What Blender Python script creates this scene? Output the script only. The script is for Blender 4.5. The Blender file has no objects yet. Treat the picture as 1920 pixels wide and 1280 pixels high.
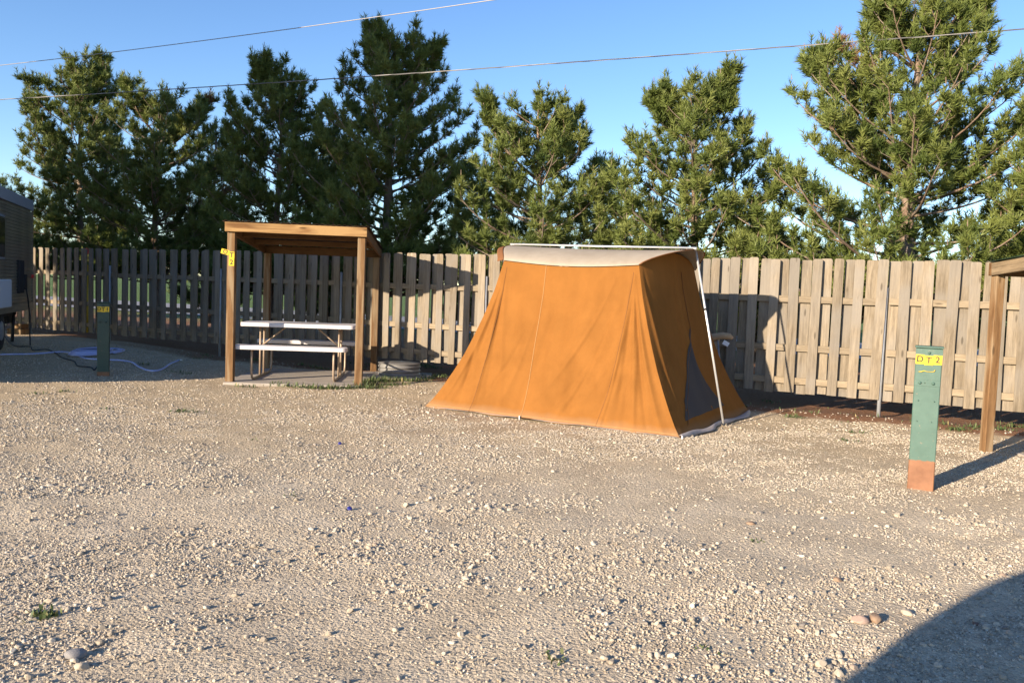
import bpy, bmesh, math, random
import numpy as np
from mathutils import Vector, Matrix, Euler

rad = math.radians
S = bpy.context.scene
COL = S.collection

# ------------------------------------------------------------------ camera
FPX, PITCH, ROLL, EYE = 1550.0, 3.5, 0.037, 1.5        # focal length in px of a 1920 px wide frame
_p = rad(PITCH)
FW = Vector((0, math.cos(_p), -math.sin(_p)))
_R = Vector((1, 0, 0)); _U = Vector((0, math.sin(_p), math.cos(_p)))
RT = math.cos(ROLL) * _R + math.sin(ROLL) * _U
UP = -math.sin(ROLL) * _R + math.cos(ROLL) * _U
cd = bpy.data.cameras.new('camera'); cam = bpy.data.objects.new('camera', cd); COL.objects.link(cam)
cd.sensor_width = 36; cd.lens = FPX / 1920 * 36; cd.clip_start = 0.05; cd.clip_end = 4000
m3 = Matrix((RT, UP, -FW)).transposed()
cam.matrix_world = Matrix.Translation((0, 0, EYE)) @ m3.to_4x4()
S.camera = cam

# ------------------------------------------------------------------ world and sun
SUN_AZ, SUN_EL = 45.0, 15.4        # the light travels towards this azimuth (from +Y to +X)
LD = Vector((math.sin(rad(SUN_AZ)) * math.cos(rad(SUN_EL)), math.cos(rad(SUN_AZ)) * math.cos(rad(SUN_EL)), -math.sin(rad(SUN_EL))))
W = bpy.data.worlds.new('World'); S.world = W; W.use_nodes = True
nt = W.node_tree; nt.nodes.clear()
sky = nt.nodes.new('ShaderNodeTexSky'); sky.sky_type = 'NISHITA'; sky.sun_disc = False
sky.sun_elevation = rad(SUN_EL); sky.sun_rotation = rad(SUN_AZ + 180)
sky.altitude = 1200; sky.air_density = 1.0; sky.dust_density = 0.3; sky.ozone_density = 2.2
hs = nt.nodes.new('ShaderNodeHueSaturation'); hs.inputs['Saturation'].default_value = 1.14; hs.inputs['Hue'].default_value = 0.508
bg = nt.nodes.new('ShaderNodeBackground'); bg.inputs['Strength'].default_value = 0.116
wo = nt.nodes.new('ShaderNodeOutputWorld')
nt.links.new(sky.outputs[0], hs.inputs['Color']); nt.links.new(hs.outputs[0], bg.inputs[0]); nt.links.new(bg.outputs[0], wo.inputs[0])
sd = bpy.data.lights.new('sun', 'SUN'); sun = bpy.data.objects.new('sun', sd); COL.objects.link(sun)
sd.energy = 5.0; sd.angle = rad(0.55); sd.color = (1.0, 0.85, 0.67)
sun.rotation_euler = LD.to_track_quat('-Z', 'Y').to_euler(); sun.location = (-20, -20, 15)
S.view_settings.view_transform = 'Standard'; S.view_settings.look = 'None'
S.view_settings.exposure = 1.12; S.view_settings.gamma = 1; S.view_settings.use_curve_mapping = False

# ------------------------------------------------------------------ helpers
rnd = random.Random(7)
def ray(x, y):
    return FW + RT * ((x - 960) / FPX) - UP * ((y - 640) / FPX)
def G(x, y, z=0.0):                       # point of the plane z seen at a place of the photograph
    d = ray(x, y); t = (z - EYE) / d.z
    return Vector((0, 0, EYE)) + d * t
FTH = rad(62.76); FU = Vector((-math.sin(FTH), math.cos(FTH), 0)); FN = Vector((math.cos(FTH), math.sin(FTH), 0)); FC = 11.825
def onfence(x, y, off=0.0):
    d = ray(x, y); t = (FC + off) / (FN.x * d.x + FN.y * d.y)
    return Vector((0, 0, EYE)) + d * t

def sstep(a, b, v):
    t = np.clip((np.asarray(v, float) - a) / (b - a), 0, 1); return t * t * (3 - 2 * t)
def gh(x, y):                              # terrain height
    x = np.asarray(x, float); y = np.asarray(y, float)
    h = .010 * np.sin(x * 1.3 + y * .7 + .5) * np.sin(y * 1.1 - x * .4) + .007 * np.sin(x * 3.1 + 1.1 * y) * np.sin(2.7 * y + .6 * x + 1)
    h = h + .004 * np.sin(7.1 * x + 2.3 * y) * np.sin(6.3 * y - 1.7 * x)
    dist = x * FN.x + y * FN.y - FC        # > 0 behind the fence
    h = h + .12 * sstep(-4.0, -.4, dist) * sstep(-5.5, -8.5, x)
    h = h + .035 * np.exp(-((dist + .25) / .45) ** 2) * sstep(-1.5, 0.5, x)
    return h
def ghz(x, y): return float(gh(x, y))

def tag(o, label=None, cat=None, group=None, kind=None):
    if label: o['label'] = label
    if cat: o['category'] = cat
    if group: o['group'] = group
    if kind: o['kind'] = kind
    return o
def empty(name, loc, rz=0, label=None, cat=None, group=None):
    o = bpy.data.objects.new(name, None); COL.objects.link(o); o.location = loc; o.rotation_euler = (0, 0, rz)
    o.empty_display_size = .1
    return tag(o, label, cat, group)
def link(name, me, mat, parent=None, loc=None, rot=None):
    if mat is not None and not me.materials: me.materials.append(mat)
    o = bpy.data.objects.new(name, me); COL.objects.link(o)
    if parent: o.parent = parent
    if loc is not None: o.location = loc
    if rot is not None: o.rotation_euler = rot
    return o
class MB:
    """collects shapes into one mesh"""
    def __init__(s): s.v = []; s.f = []; s.sm = []
    def add(s, vs, fs, smooth=False):
        b = len(s.v); s.v += [tuple(v) for v in vs]; s.f += [tuple(b + i for i in f) for f in fs]; s.sm += [smooth] * len(fs); return s
    def box(s, c, d, bev=0.0, M=None):
        bm = bmesh.new(); bmesh.ops.create_cube(bm, size=1)
        for v in bm.verts: v.co = Vector((v.co.x * d[0], v.co.y * d[1], v.co.z * d[2]))
        if bev: bmesh.ops.bevel(bm, geom=list(bm.edges), offset=bev, segments=2 if bev > .008 else 1, affect='EDGES', profile=.5)
        for v in bm.verts:
            v.co = (M @ v.co if M else v.co) + Vector(c)
        bm.verts.index_update()
        s.add([v.co for v in bm.verts], [[v.index for v in f.verts] for f in bm.faces]); bm.free(); return s
    def tube(s, pts, r, n=8, cap=True):
        pts = [Vector(p) for p in pts]; rs = r if hasattr(r, '__len__') else [r] * len(pts)
        vs, fs = [], []; pn = None
        for i, p in enumerate(pts):
            t = (pts[min(i + 1, len(pts) - 1)] - pts[max(i - 1, 0)]).normalized()
            if pn is None: a = t.orthogonal().normalized()
            else: a = (pn - t * pn.dot(t)); a = a.normalized() if a.length > 1e-6 else t.orthogonal().normalized()
            pn = a; b = t.cross(a)
            for k in range(n):
                w = 2 * math.pi * k / n; vs.append(p + (a * math.cos(w) + b * math.sin(w)) * rs[i])
        for i in range(len(pts) - 1):
            for k in range(n):
                fs.append((i * n + k, i * n + (k + 1) % n, (i + 1) * n + (k + 1) % n, (i + 1) * n + k))
        if cap: fs.append(tuple(range(n))[::-1]); fs.append(tuple((len(pts) - 1) * n + k for k in range(n)))
        return s.add(vs, fs, True)
    def lathe(s, prof, n=24, c=(0, 0, 0)):
        vs, fs = [], []
        for (r, z) in prof:
            for k in range(n): w = 2 * math.pi * k / n; vs.append((c[0] + r * math.cos(w), c[1] + r * math.sin(w), c[2] + z))
        for i in range(len(prof) - 1):
            for k in range(n): fs.append((i * n + k, i * n + (k + 1) % n, (i + 1) * n + (k + 1) % n, (i + 1) * n + k))
        return s.add(vs, fs, True)
    def build(s, name, mat, parent=None, loc=None, rot=None):
        me = bpy.data.meshes.new(name); me.from_pydata(s.v, [], s.f); me.update()
        me.polygons.foreach_set('use_smooth', s.sm)
        return link(name, me, mat, parent, loc, rot)
def grid_mesh(name, P, mat, parent=None, thick=0.0, uv=None):
    """P: array (n, m, 3)"""
    n, m = P.shape[:2]; me = bpy.data.meshes.new(name)
    idx = np.arange(n * m).reshape(n, m)
    f = np.stack([idx[:-1, :-1], idx[1:, :-1], idx[1:, 1:], idx[:-1, 1:]], -1).reshape(-1, 4)
    me.from_pydata(P.reshape(-1, 3).tolist(), [], f.tolist()); me.update()
    me.polygons.foreach_set('use_smooth', [True] * len(f))
    o = link(name, me, mat, parent)
    if thick: md = o.modifiers.new('thickness', 'SOLIDIFY'); md.thickness = thick; md.offset = 0
    return o

# ------------------------------------------------------------------ materials
def new_mat(name):
    m = bpy.data.materials.new(name); m.use_nodes = True; n = m.node_tree; n.nodes.clear()
    out = n.nodes.new('ShaderNodeOutputMaterial'); b = n.nodes.new('ShaderNodeBsdfPrincipled')
    n.links.new(b.outputs[0], out.inputs[0]); return m, n, b, out
def N(nt, t, **kw):
    n = nt.nodes.new(t)
    for k, v in kw.items():
        if k in n.inputs.keys() if hasattr(n.inputs, 'keys') else False: n.inputs[k].default_value = v
        else: setattr(n, k, v)
    return n
def ramp(nt, stops, fac, interp='LINEAR'):
    r = nt.nodes.new('ShaderNodeValToRGB'); r.color_ramp.interpolation = interp
    e = r.color_ramp.elements
    while len(e) < len(stops): e.new(.5)
    for el, (p, c) in zip(e, stops): el.position = p; el.color = (*c, 1) if len(c) == 3 else c
    nt.links.new(fac, r.inputs[0]); return r
def noise(nt, scale, detail=4, rough=.55, vec=None, dist=0.0):
    n = nt.nodes.new('ShaderNodeTexNoise'); n.inputs['Scale'].default_value = scale; n.inputs['Detail'].default_value = detail
    n.inputs['Roughness'].default_value = rough; n.inputs['Distortion'].default_value = dist
    if vec is not None: nt.links.new(vec, n.inputs['Vector'])
    return n
def mixc(nt, fac, a, b, mode='MIX'):
    m = nt.nodes.new('ShaderNodeMix'); m.data_type = 'RGBA'; m.blend_type = mode
    for sock, v in ((m.inputs[0], fac), (m.inputs[6], a), (m.inputs[7], b)):
        if hasattr(v, 'links') or hasattr(v, 'is_linked'): nt.links.new(v, sock)
        elif isinstance(v, (int, float)): sock.default_value = v
        else: sock.default_value = (*v, 1)
    return m.outputs[2]
def math_(nt, op, a, b=None, clamp=False):
    m = nt.nodes.new('ShaderNodeMath'); m.operation = op; m.use_clamp = clamp
    for s, v in ((m.inputs[0], a), (m.inputs[1], b)):
        if v is None: continue
        if hasattr(v, 'is_linked'): nt.links.new(v, s)
        else: s.default_value = v
    return m.outputs[0]
def bump(nt, b, h, strength, dist):
    n = nt.nodes.new('ShaderNodeBump'); n.inputs['Strength'].default_value = strength; n.inputs['Distance'].default_value = dist
    nt.links.new(h, n.inputs['Height']); nt.links.new(n.outputs[0], b.inputs['Normal']); return n

def plain(name, col, rough=.6, metal=0.0, var=.12, scale=30, bmp=.0, spec=.5):
    m, n, b, o = new_mat(name)
    tc = N(n, 'ShaderNodeTexCoord'); ns = noise(n, scale, 4, .6, tc.outputs['Object'])
    r = ramp(n, [(.25, tuple(c * (1 - var) for c in col)), (.75, tuple(min(1, c * (1 + var)) for c in col))], ns.outputs[0])
    n.links.new(r.outputs[0], b.inputs['Base Color']); b.inputs['Roughness'].default_value = rough; b.inputs['Metallic'].default_value = metal
    b.inputs['Specular IOR Level'].default_value = spec
    if bmp: bump(n, b, ns.outputs[0], bmp, .01)
    return m

def wood(name, dark, light, axis='Z', rand=.35, knots=True, stretch=14, scale=2.2, rough=.85, grey=None, streak=None):
    m, n, b, o = new_mat(name)
    tc = N(n, 'ShaderNodeTexCoord'); oi = N(n, 'ShaderNodeObjectInfo')
    add = n.nodes.new('ShaderNodeVectorMath'); add.operation = 'MULTIPLY_ADD'
    cmb = n.nodes.new('ShaderNodeCombineXYZ')
    for k in range(3): n.links.new(oi.outputs['Random'], cmb.inputs[k])
    n.links.new(cmb.outputs[0], add.inputs[0]); add.inputs[1].default_value = (37, 53, 71); n.links.new(tc.outputs['Object'], add.inputs[2])
    mp = n.nodes.new('ShaderNodeMapping'); sc = {'X': (1, stretch, stretch), 'Y': (stretch, 1, stretch), 'Z': (stretch, stretch, 1)}[axis]
    mp.inputs['Scale'].default_value = sc; n.links.new(add.outputs[0], mp.inputs['Vector'])
    g1 = noise(n, scale, 6, .65, mp.outputs[0], .35)
    g2 = noise(n, scale * 5, 3, .6, mp.outputs[0])
    big = noise(n, 1.7, 2, .5, add.outputs[0])
    r = ramp(n, [(.28, dark), (.5, tuple((a + c) / 2 for a, c in zip(dark, light))), (.72, light)], g1.outputs[0])
    c = mixc(n, .35, r.outputs[0], ramp(n, [(.3, (.35, .33, .3)), (.6, (1, 1, 1))], g2.outputs[0]).outputs[0], 'MULTIPLY')
    if grey:
        c = mixc(n, math_(n, 'MULTIPLY', ramp(n, [(.4, (0, 0, 0)), (.65, (1, 1, 1))], big.outputs[0]).outputs[0], .7), c, grey)
    if streak:
        g3 = noise(n, .9, 3, .5, mp.outputs[0], .6)
        c = mixc(n, ramp(n, [(.45, (0, 0, 0)), (.6, (1, 1, 1))], g3.outputs[0]).outputs[0], c, streak)
    if knots:
        vo = n.nodes.new('ShaderNodeTexVoronoi'); mk = n.nodes.new('ShaderNodeMapping')
        mk.inputs['Scale'].default_value = {'X': (2.2, 9, 9), 'Y': (9, 2.2, 9), 'Z': (9, 9, 2.2)}[axis]
        n.links.new(add.outputs[0], mk.inputs['Vector']); n.links.new(mk.outputs[0], vo.inputs['Vector']); vo.inputs['Scale'].default_value = .9
        kf = ramp(n, [(.07, (1, 1, 1)), (.13, (0, 0, 0))], vo.outputs['Distance'])
        c = mixc(n, math_(n, 'MULTIPLY', kf.outputs[0], .65), c, tuple(x * .35 for x in dark))
    rr = ramp(n, [(0, (1 - rand,) * 3), (1, (1 + rand * .4,) * 3)], oi.outputs['Random'])
    rr.color_ramp.elements[1].color = (1 + rand * .35, 1 + rand * .3, 1 + rand * .22, 1)
    c = mixc(n, 1.0, c, rr.outputs[0], 'MULTIPLY')
    n.links.new(c, b.inputs['Base Color']); b.inputs['Roughness'].default_value = rough; b.inputs['Specular IOR Level'].default_value = .25
    bump(n, b, g1.outputs[0], .5, .006)
    return m

M = {}
M['picket'] = wood('weathered_picket_wood', (.15, .118, .08), (.355, .29, .205), 'Z', .27, grey=(.255, .23, .195))
M['rail'] = wood('weathered_rail_wood', (.20, .155, .10), (.36, .29, .20), 'X', .2)
M['post_wood'] = wood('treated_post_wood', (.12, .06, .024), (.26, .148, .066), 'Z', .2, stretch=12, scale=2.0, streak=(.27, .19, .11))
M['beam_wood'] = wood('treated_beam_wood', (.11, .052, .019), (.22, .11, .04), 'X', .08, stretch=8, scale=1.3, streak=(.35, .215, .09))
M['old_beam'] = wood('weathered_beam_wood', (.12, .085, .05), (.34, .25, .15), 'X', .1, stretch=12)
M['dark_beam'] = wood('shaded_beam_wood', (.10, .05, .02), (.2, .11, .045), 'X', .1, stretch=9)  # darker beam copy: shade under the roof put into the colour
M['galv'] = plain('galvanised_steel', (.38, .39, .40), .4, .3, .12, 12)
M['pole'] = plain('aluminium_pole', (.78, .77, .74), .35, .6, .08, 25)
M['resin'] = plain('white_resin', (.62, .575, .56), .45, 0, .04, 8)
M['bronze'] = plain('bronze_tube', (.36, .27, .19), .5, .25, .1, 20)
M['black'] = plain('black_rubber', (.02, .02, .022), .7, 0, .3)
M['hose'] = plain('pale_blue_hose', (.42, .48, .80), .45, 0, .06)
M['brass'] = plain('hose_brass', (.55, .55, .5), .35, .6)
M['yellow'] = plain('yellow_sticker', (.75, .50, .015), .4, 0, .06, 40)
M['ink'] = plain('black_ink', (.05, .035, .01), .6)
M['white_paint'] = plain('white_paint', (.75, .76, .78), .5, 0, .05)
M['red_paint'] = plain('red_paint', (.65, .03, .025), .5, 0, .08)
M['yellow_paint'] = plain('yellow_paint', (.75, .48, .05), .5, 0, .08)
M['cable'] = plain('aluminium_cable', (.14, .135, .13), .55, .3, .2, 6)
M['thin_cable'] = plain('bare_cable', (.34, .32, .3), .5, .3, .1, 6)
M['tan_fabric'] = plain('tan_fabric', (.42, .29, .17), .9, 0, .15, 14)
M['glass'] = plain('dark_window_glass', (.015, .016, .02), .08, 0, .1)
M['grey_plastic'] = plain('grey_plastic', (.3, .3, .32), .6)
M['roof_brown'] = plain('brown_roof_sheet', (.05, .028, .017), .6, .1, .2, 9)
M['roof_green'] = plain('green_roof_sheet', (.03, .14, .085), .5, .1, .15, 9)
M['tarp'] = plain('grey_groundsheet', (.36, .32, .31), .75, 0, .15, 10)

def green_steel(nm, rz, k=1.0):
    m, n, b, o = new_mat(nm)
    tc = N(n, 'ShaderNodeTexCoord'); sp = N(n, 'ShaderNodeSeparateXYZ'); n.links.new(tc.outputs['Object'], sp.inputs[0])
    ns = noise(n, 9, 5, .6, tc.outputs['Object']); n2 = noise(n, 40, 4, .6, tc.outputs['Object'])
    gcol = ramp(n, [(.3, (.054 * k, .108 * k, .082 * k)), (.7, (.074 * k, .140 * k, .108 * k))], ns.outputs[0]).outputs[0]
    rust = ramp(n, [(.3, (.17, .068, .028)), (.7, (.27, .12, .055))], ns.outputs[0]).outputs[0]
    edge = math_(n, 'ADD', sp.outputs[2], math_(n, 'MULTIPLY', n2.outputs[0], .03))
    f = ramp(n, [(rz, (1, 1, 1)), (rz + .008, (0, 0, 0))], edge).outputs[0]
    sc = ramp(n, [(.64, (0, 0, 0)), (.73, (1, 1, 1))], n2.outputs[0]).outputs[0]
    c = mixc(n, f, gcol, rust); c = mixc(n, math_(n, 'MULTIPLY', sc, .35), c, (.35, .2, .12))
    n.links.new(c, b.inputs['Base Color']); b.inputs['Roughness'].default_value = .5; bump(n, b, ns.outputs[0], .15, .01); return m
M['green'] = green_steel('green_pedestal_paint', .252); M['shaded_green'] = green_steel('shaded_green_pedestal', .075, .55)  # second, darker copy has the left pedestal's shade put into its colour

def canvas(name, col, trans=.25, sc=1.0):
    m, n, b, o = new_mat(name)
    tc = N(n, 'ShaderNodeTexCoord'); big = noise(n, 1.6, 5, .6, tc.outputs['Object']); fine = noise(n, 160, 3, .6, tc.outputs['Object'])
    st = N(n, 'ShaderNodeMapping'); st.inputs['Scale'].default_value = (9, 9, .7); n.links.new(tc.outputs['Object'], st.inputs[0])
    dirt = noise(n, 1.0, 4, .6, st.outputs[0])
    c = ramp(n, [(.3, tuple(x * .86 for x in col)), (.7, tuple(x * 1.08 for x in col))], big.outputs[0]).outputs[0]
    c = mixc(n, .25, c, ramp(n, [(.35, (.78, .74, .7)), (.6, (1, 1, 1))], dirt.outputs[0]).outputs[0], 'MULTIPLY')
    sz = N(n, 'ShaderNodeSeparateXYZ'); n.links.new(tc.outputs['Object'], sz.inputs[0])
    fade = noise(n, 3.5, 6, .65, tc.outputs['Object'], .4)
    c = mixc(n, .45, c, ramp(n, [(.3, (.84, .82, .80)), (.7, (1.08, 1.08, 1.1))], fade.outputs[0]).outputs[0], 'MULTIPLY')
    hemf = ramp(n, [(.02, (.55, .55, .55)), (.16, (0, 0, 0))], math_(n, 'ADD', sz.outputs[2], math_(n, 'MULTIPLY', fade.outputs[0], .10))).outputs[0]
    c = mixc(n, hemf, c, (.34, .25, .16))
    n.links.new(c, b.inputs['Base Color']); b.inputs['Roughness'].default_value = .9; b.inputs['Specular IOR Level'].default_value = .06
    tr = n.nodes.new('ShaderNodeBsdfTranslucent'); n.links.new(c, tr.inputs[0])
    mx = n.nodes.new('ShaderNodeMixShader'); mx.inputs[0].default_value = trans
    n.links.new(b.outputs[0], mx.inputs[1]); n.links.new(tr.outputs[0], mx.inputs[2]); n.links.new(mx.outputs[0], o.inputs[0])
    bump(n, b, fine.outputs[0], .12, .002)
    return m
M['canvas'] = canvas('orange_canvas', (.258, .108, .026), .01)
M['canvas_white'] = canvas('white_canvas', (.41, .35, .275), .12)
M['canvas_brown'] = canvas('brown_canvas', (.22, .10, .045), .06)
M['screen'] = plain('insect_screen', (.035, .035, .04), .8, 0, .2, 60)
M['seam'] = plain('seam_thread', (.20, .085, .03), .9)
M['thread'] = plain('pale_thread', (.42, .24, .10), .9)

def foliage(name, cols, brown=(.22, .125, .06), trans=.2):
    m, n, b, o = new_mat(name)
    at = n.nodes.new('ShaderNodeAttribute'); at.attribute_name = 'tint'
    r = ramp(n, [(0.0, cols[0]), (.45, cols[1]), (.8, cols[2]), (.9, brown), (1.0, tuple(x * 1.3 for x in brown))], at.outputs['Fac'])
    n.links.new(r.outputs[0], b.inputs['Base Color']); b.inputs['Roughness'].default_value = .6; b.inputs['Specular IOR Level'].default_value = .35
    tr = n.nodes.new('ShaderNodeBsdfTranslucent'); n.links.new(r.outputs[0], tr.inputs[0])
    mx = n.nodes.new('ShaderNodeMixShader'); mx.inputs[0].default_value = trans
    n.links.new(b.outputs[0], mx.inputs[1]); n.links.new(tr.outputs[0], mx.inputs[2]); n.links.new(mx.outputs[0], o.inputs[0])
    return m
M['needles'] = foliage('pine_needles', [(.065, .10, .024), (.125, .16, .034), (.21, .235, .06)])
M['leaves'] = foliage('broad_leaves', [(.05, .09, .02), (.08, .12, .03), (.12, .16, .04)])
M['weeds'] = foliage('weed_leaves', [(.05, .085, .025), (.10, .135, .045), (.22, .22, .10)], (.35, .28, .12))
M['bark'] = wood('pine_bark', (.12, .075, .05), (.34, .24, .17), 'Z', .1, False, 3, 9, grey=(.30, .25, .2))

def ground_mat():
    m, n, b, o = new_mat('gravel_ground')
    geo = n.nodes.new('ShaderNodeNewGeometry'); P = geo.outputs['Position']
    sp = n.nodes.new('ShaderNodeSeparateXYZ'); n.links.new(P, sp.inputs[0])
    n1 = noise(n, .35, 4, .55, P); n2 = noise(n, 2.2, 6, .6, P); n3 = noise(n, 24, 6, .7, P); n4 = noise(n, 90, 4, .7, P)
    vo = n.nodes.new('ShaderNodeTexVoronoi'); vo.inputs['Scale'].default_value = 55; n.links.new(P, vo.inputs['Vector'])
    v2 = n.nodes.new('ShaderNodeTexVoronoi'); v2.inputs['Scale'].default_value = 110; n.links.new(P, v2.inputs['Vector'])
    dust = ramp(n, [(.3, (.56, .465, .34)), (.55, (.66, .56, .42)), (.75, (.74, .64, .495))], n2.outputs[0]).outputs[0]
    # greyer near the drive, browner by the tent pad
    tanf = ramp(n, [(.42, (0, 0, 0)), (.60, (1, 1, 1))], math_(n, 'ADD', math_(n, 'MULTIPLY', sp.outputs[1], .055), math_(n, 'MULTIPLY', n1.outputs[0], .25))).outputs[0]
    c = mixc(n, tanf, dust, ramp(n, [(.3, (.48, .38, .255)), (.7, (.61, .495, .34))], n2.outputs[0]).outputs[0])
    peb = ramp(n, [(.0, (.72, .68, .62)), (.35, (.95, .93, .9)), (.6, (1.18, 1.13, 1.05)), (1, (.62, .6, .6))], vo.outputs['Color']).outputs[0]
    c = mixc(n, .75, c, peb, 'MULTIPLY')
    c = mixc(n, .5, c, ramp(n, [(.3, (.6, .58, .56)), (.55, (1, 1, 1)), (.75, (1.25, 1.22, 1.15))], n4.outputs[0]).outputs[0], 'MULTIPLY')
    # soil strip along and behind the fence
    d = math_(n, 'SUBTRACT', math_(n, 'ADD', math_(n, 'MULTIPLY', sp.outputs[0], FN.x), math_(n, 'MULTIPLY', sp.outputs[1], FN.y)), FC)
    dn = math_(n, 'ADD', d, math_(n, 'MULTIPLY', math_(n, 'SUBTRACT', n2.outputs[0], .5), .9))
    soil = ramp(n, [(.3, (.17, .085, .045)), (.6, (.27, .14, .075)), (.8, (.33, .2, .11))], n3.outputs[0]).outputs[0]
    fs = math_(n, 'ADD', math_(n, 'MULTIPLY', dn, 5.0), 3.6, True)
    left = math_(n, 'MULTIPLY', math_(n, 'ADD', sp.outputs[0], 9.0), .28, True)
    fs = math_(n, 'MAXIMUM', math_(n, 'MULTIPLY', fs, math_(n, 'ADD', math_(n, 'MULTIPLY', left, .75), .25)), math_(n, 'MULTIPLY', math_(n, 'ADD', d, .1), 4.0, True))
    c = mixc(n, fs, c, soil)
    grass = ramp(n, [(.3, (.08, .13, .035)), (.6, (.14, .20, .055)), (.8, (.25, .24, .12))], n2.outputs[0]).outputs[0]
    gf = math_(n, 'MULTIPLY', math_(n, 'SUBTRACT', d, 8.0), .2, True)
    c = mixc(n, gf, c, grass)
    n.links.new(c, b.inputs['Base Color']); b.inputs['Roughness'].default_value = .95; b.inputs['Specular IOR Level'].default_value = .15
    h = math_(n, 'ADD', math_(n, 'MULTIPLY', vo.outputs['Distance'], -.6), math_(n, 'ADD', math_(n, 'MULTIPLY', n3.outputs[0], 1.2), math_(n, 'MULTIPLY', n4.outputs[0], .5)))
    h = math_(n, 'ADD', h, math_(n, 'MULTIPLY', v2.outputs['Distance'], -.25))
    bump(n, b, h, .9, .022)
    return m
M['ground'] = ground_mat()
def stone_mat(name='gravel_stone'):
    m, n, b, o = new_mat(name)
    oi = n.nodes.new('ShaderNodeObjectInfo'); tc = n.nodes.new('ShaderNodeTexCoord'); ns = noise(n, 3, 4, .6, tc.outputs['Object'])
    r = ramp(n, [(0, (.20, .18, .16)), (.08, (.30, .255, .195)), (.35, (.41, .34, .25)), (.6, (.475, .40, .30)), (.85, (.53, .455, .35)), (.95, (.60, .54, .445)), (1, (.38, .28, .20))], oi.outputs['Random'])
    c = mixc(n, .5, r.outputs[0], ramp(n, [(.35, (.7, .7, .7)), (.65, (1.1, 1.1, 1.1))], ns.outputs[0]).outputs[0], 'MULTIPLY')
    n.links.new(c, b.inputs['Base Color']); b.inputs['Roughness'].default_value = .85; b.inputs['Specular IOR Level'].default_value = .25; return m
M['stone'] = stone_mat()
def concrete():
    m, n, b, o = new_mat('concrete')
    tc = N(n, 'ShaderNodeTexCoord'); a = noise(n, 3, 6, .65, tc.outputs['Object']); f = noise(n, 70, 4, .7, tc.outputs['Object'])
    c = ramp(n, [(.3, (.30, .255, .205)), (.7, (.42, .37, .31))], a.outputs[0]).outputs[0]
    c = mixc(n, .5, c, ramp(n, [(.3, (.7, .7, .7)), (.7, (1.1, 1.1, 1.1))], f.outputs[0]).outputs[0], 'MULTIPLY')
    n.links.new(c, b.inputs['Base Color']); b.inputs['Roughness'].default_value = .9; bump(n, b, f.outputs[0], .3, .004); return m
M['concrete'] = concrete()
M['asphalt'] = plain('pale_asphalt', (.24, .225, .22), .9, 0, .15, 3)
def siding_mat():
    m, n, b, o = new_mat('beige_camper_skin')
    tc = N(n, 'ShaderNodeTexCoord'); st = N(n, 'ShaderNodeMapping'); st.inputs['Scale'].default_value = (.6, .6, 9); n.links.new(tc.outputs['Object'], st.inputs[0])
    a = noise(n, 2.2, 5, .6, st.outputs[0])
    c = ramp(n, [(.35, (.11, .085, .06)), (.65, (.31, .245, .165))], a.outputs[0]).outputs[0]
    n.links.new(c, b.inputs['Base Color']); b.inputs['Roughness'].default_value = .32; bump(n, b, a.outputs[0], .2, .01); return m
M['siding'] = siding_mat()

# ------------------------------------------------------------------ ground, road
def ground():
    def axis(lo, hi, step, far):
        core = np.arange(lo, hi + step * .5, step); g = [];  s = step; v = hi
        while v < far: s *= 1.35; v += s; g.append(v)
        l = []; s = step; v = lo
        while v > -far: s *= 1.35; v -= s; l.append(v)
        return np.array(l[::-1] + list(core) + g)
    xs = axis(-13, 9, .05, 1500); ys = axis(1.8, 17.5, .05, 1500)
    X, Y = np.meshgrid(xs, ys, indexing='ij'); Z = gh(X, Y)
    r = np.random.default_rng(3)
    Z = Z + np.where((np.abs(X) < 14) & (Y < 20) & (Y > 1), r.normal(0, .0016, Z.shape), 0)
    far = np.hypot(X, Y) > 25; Z = np.where(far, gh(np.clip(X, -14, 9), np.clip(Y, 1, 18)) * 0, Z)
    o = grid_mesh('ground', np.stack([X, Y, Z], -1), M['ground']); tag(o, kind='structure')
    return o
ground()
def strip(name, c0, c1, z, mat):
    a = [FN * c + FU * s for c, s in ((c0, -300), (c0, 500), (c1, 500), (c1, -300))]
    mb = MB(); n = 60; vs = []; fs = []
    for i in range(n + 1):
        s = -300 + 800 * i / n
        for c in (c0, c1): p = FN * c + FU * s; vs.append((p.x, p.y, z))
    for i in range(n): fs.append((2 * i, 2 * i + 2, 2 * i + 3, 2 * i + 1))
    mb.add(vs, fs); return tag(mb.build(name, mat), kind='structure')
strip('road', 24.0, 34.0, .03, M['asphalt'])

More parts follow.
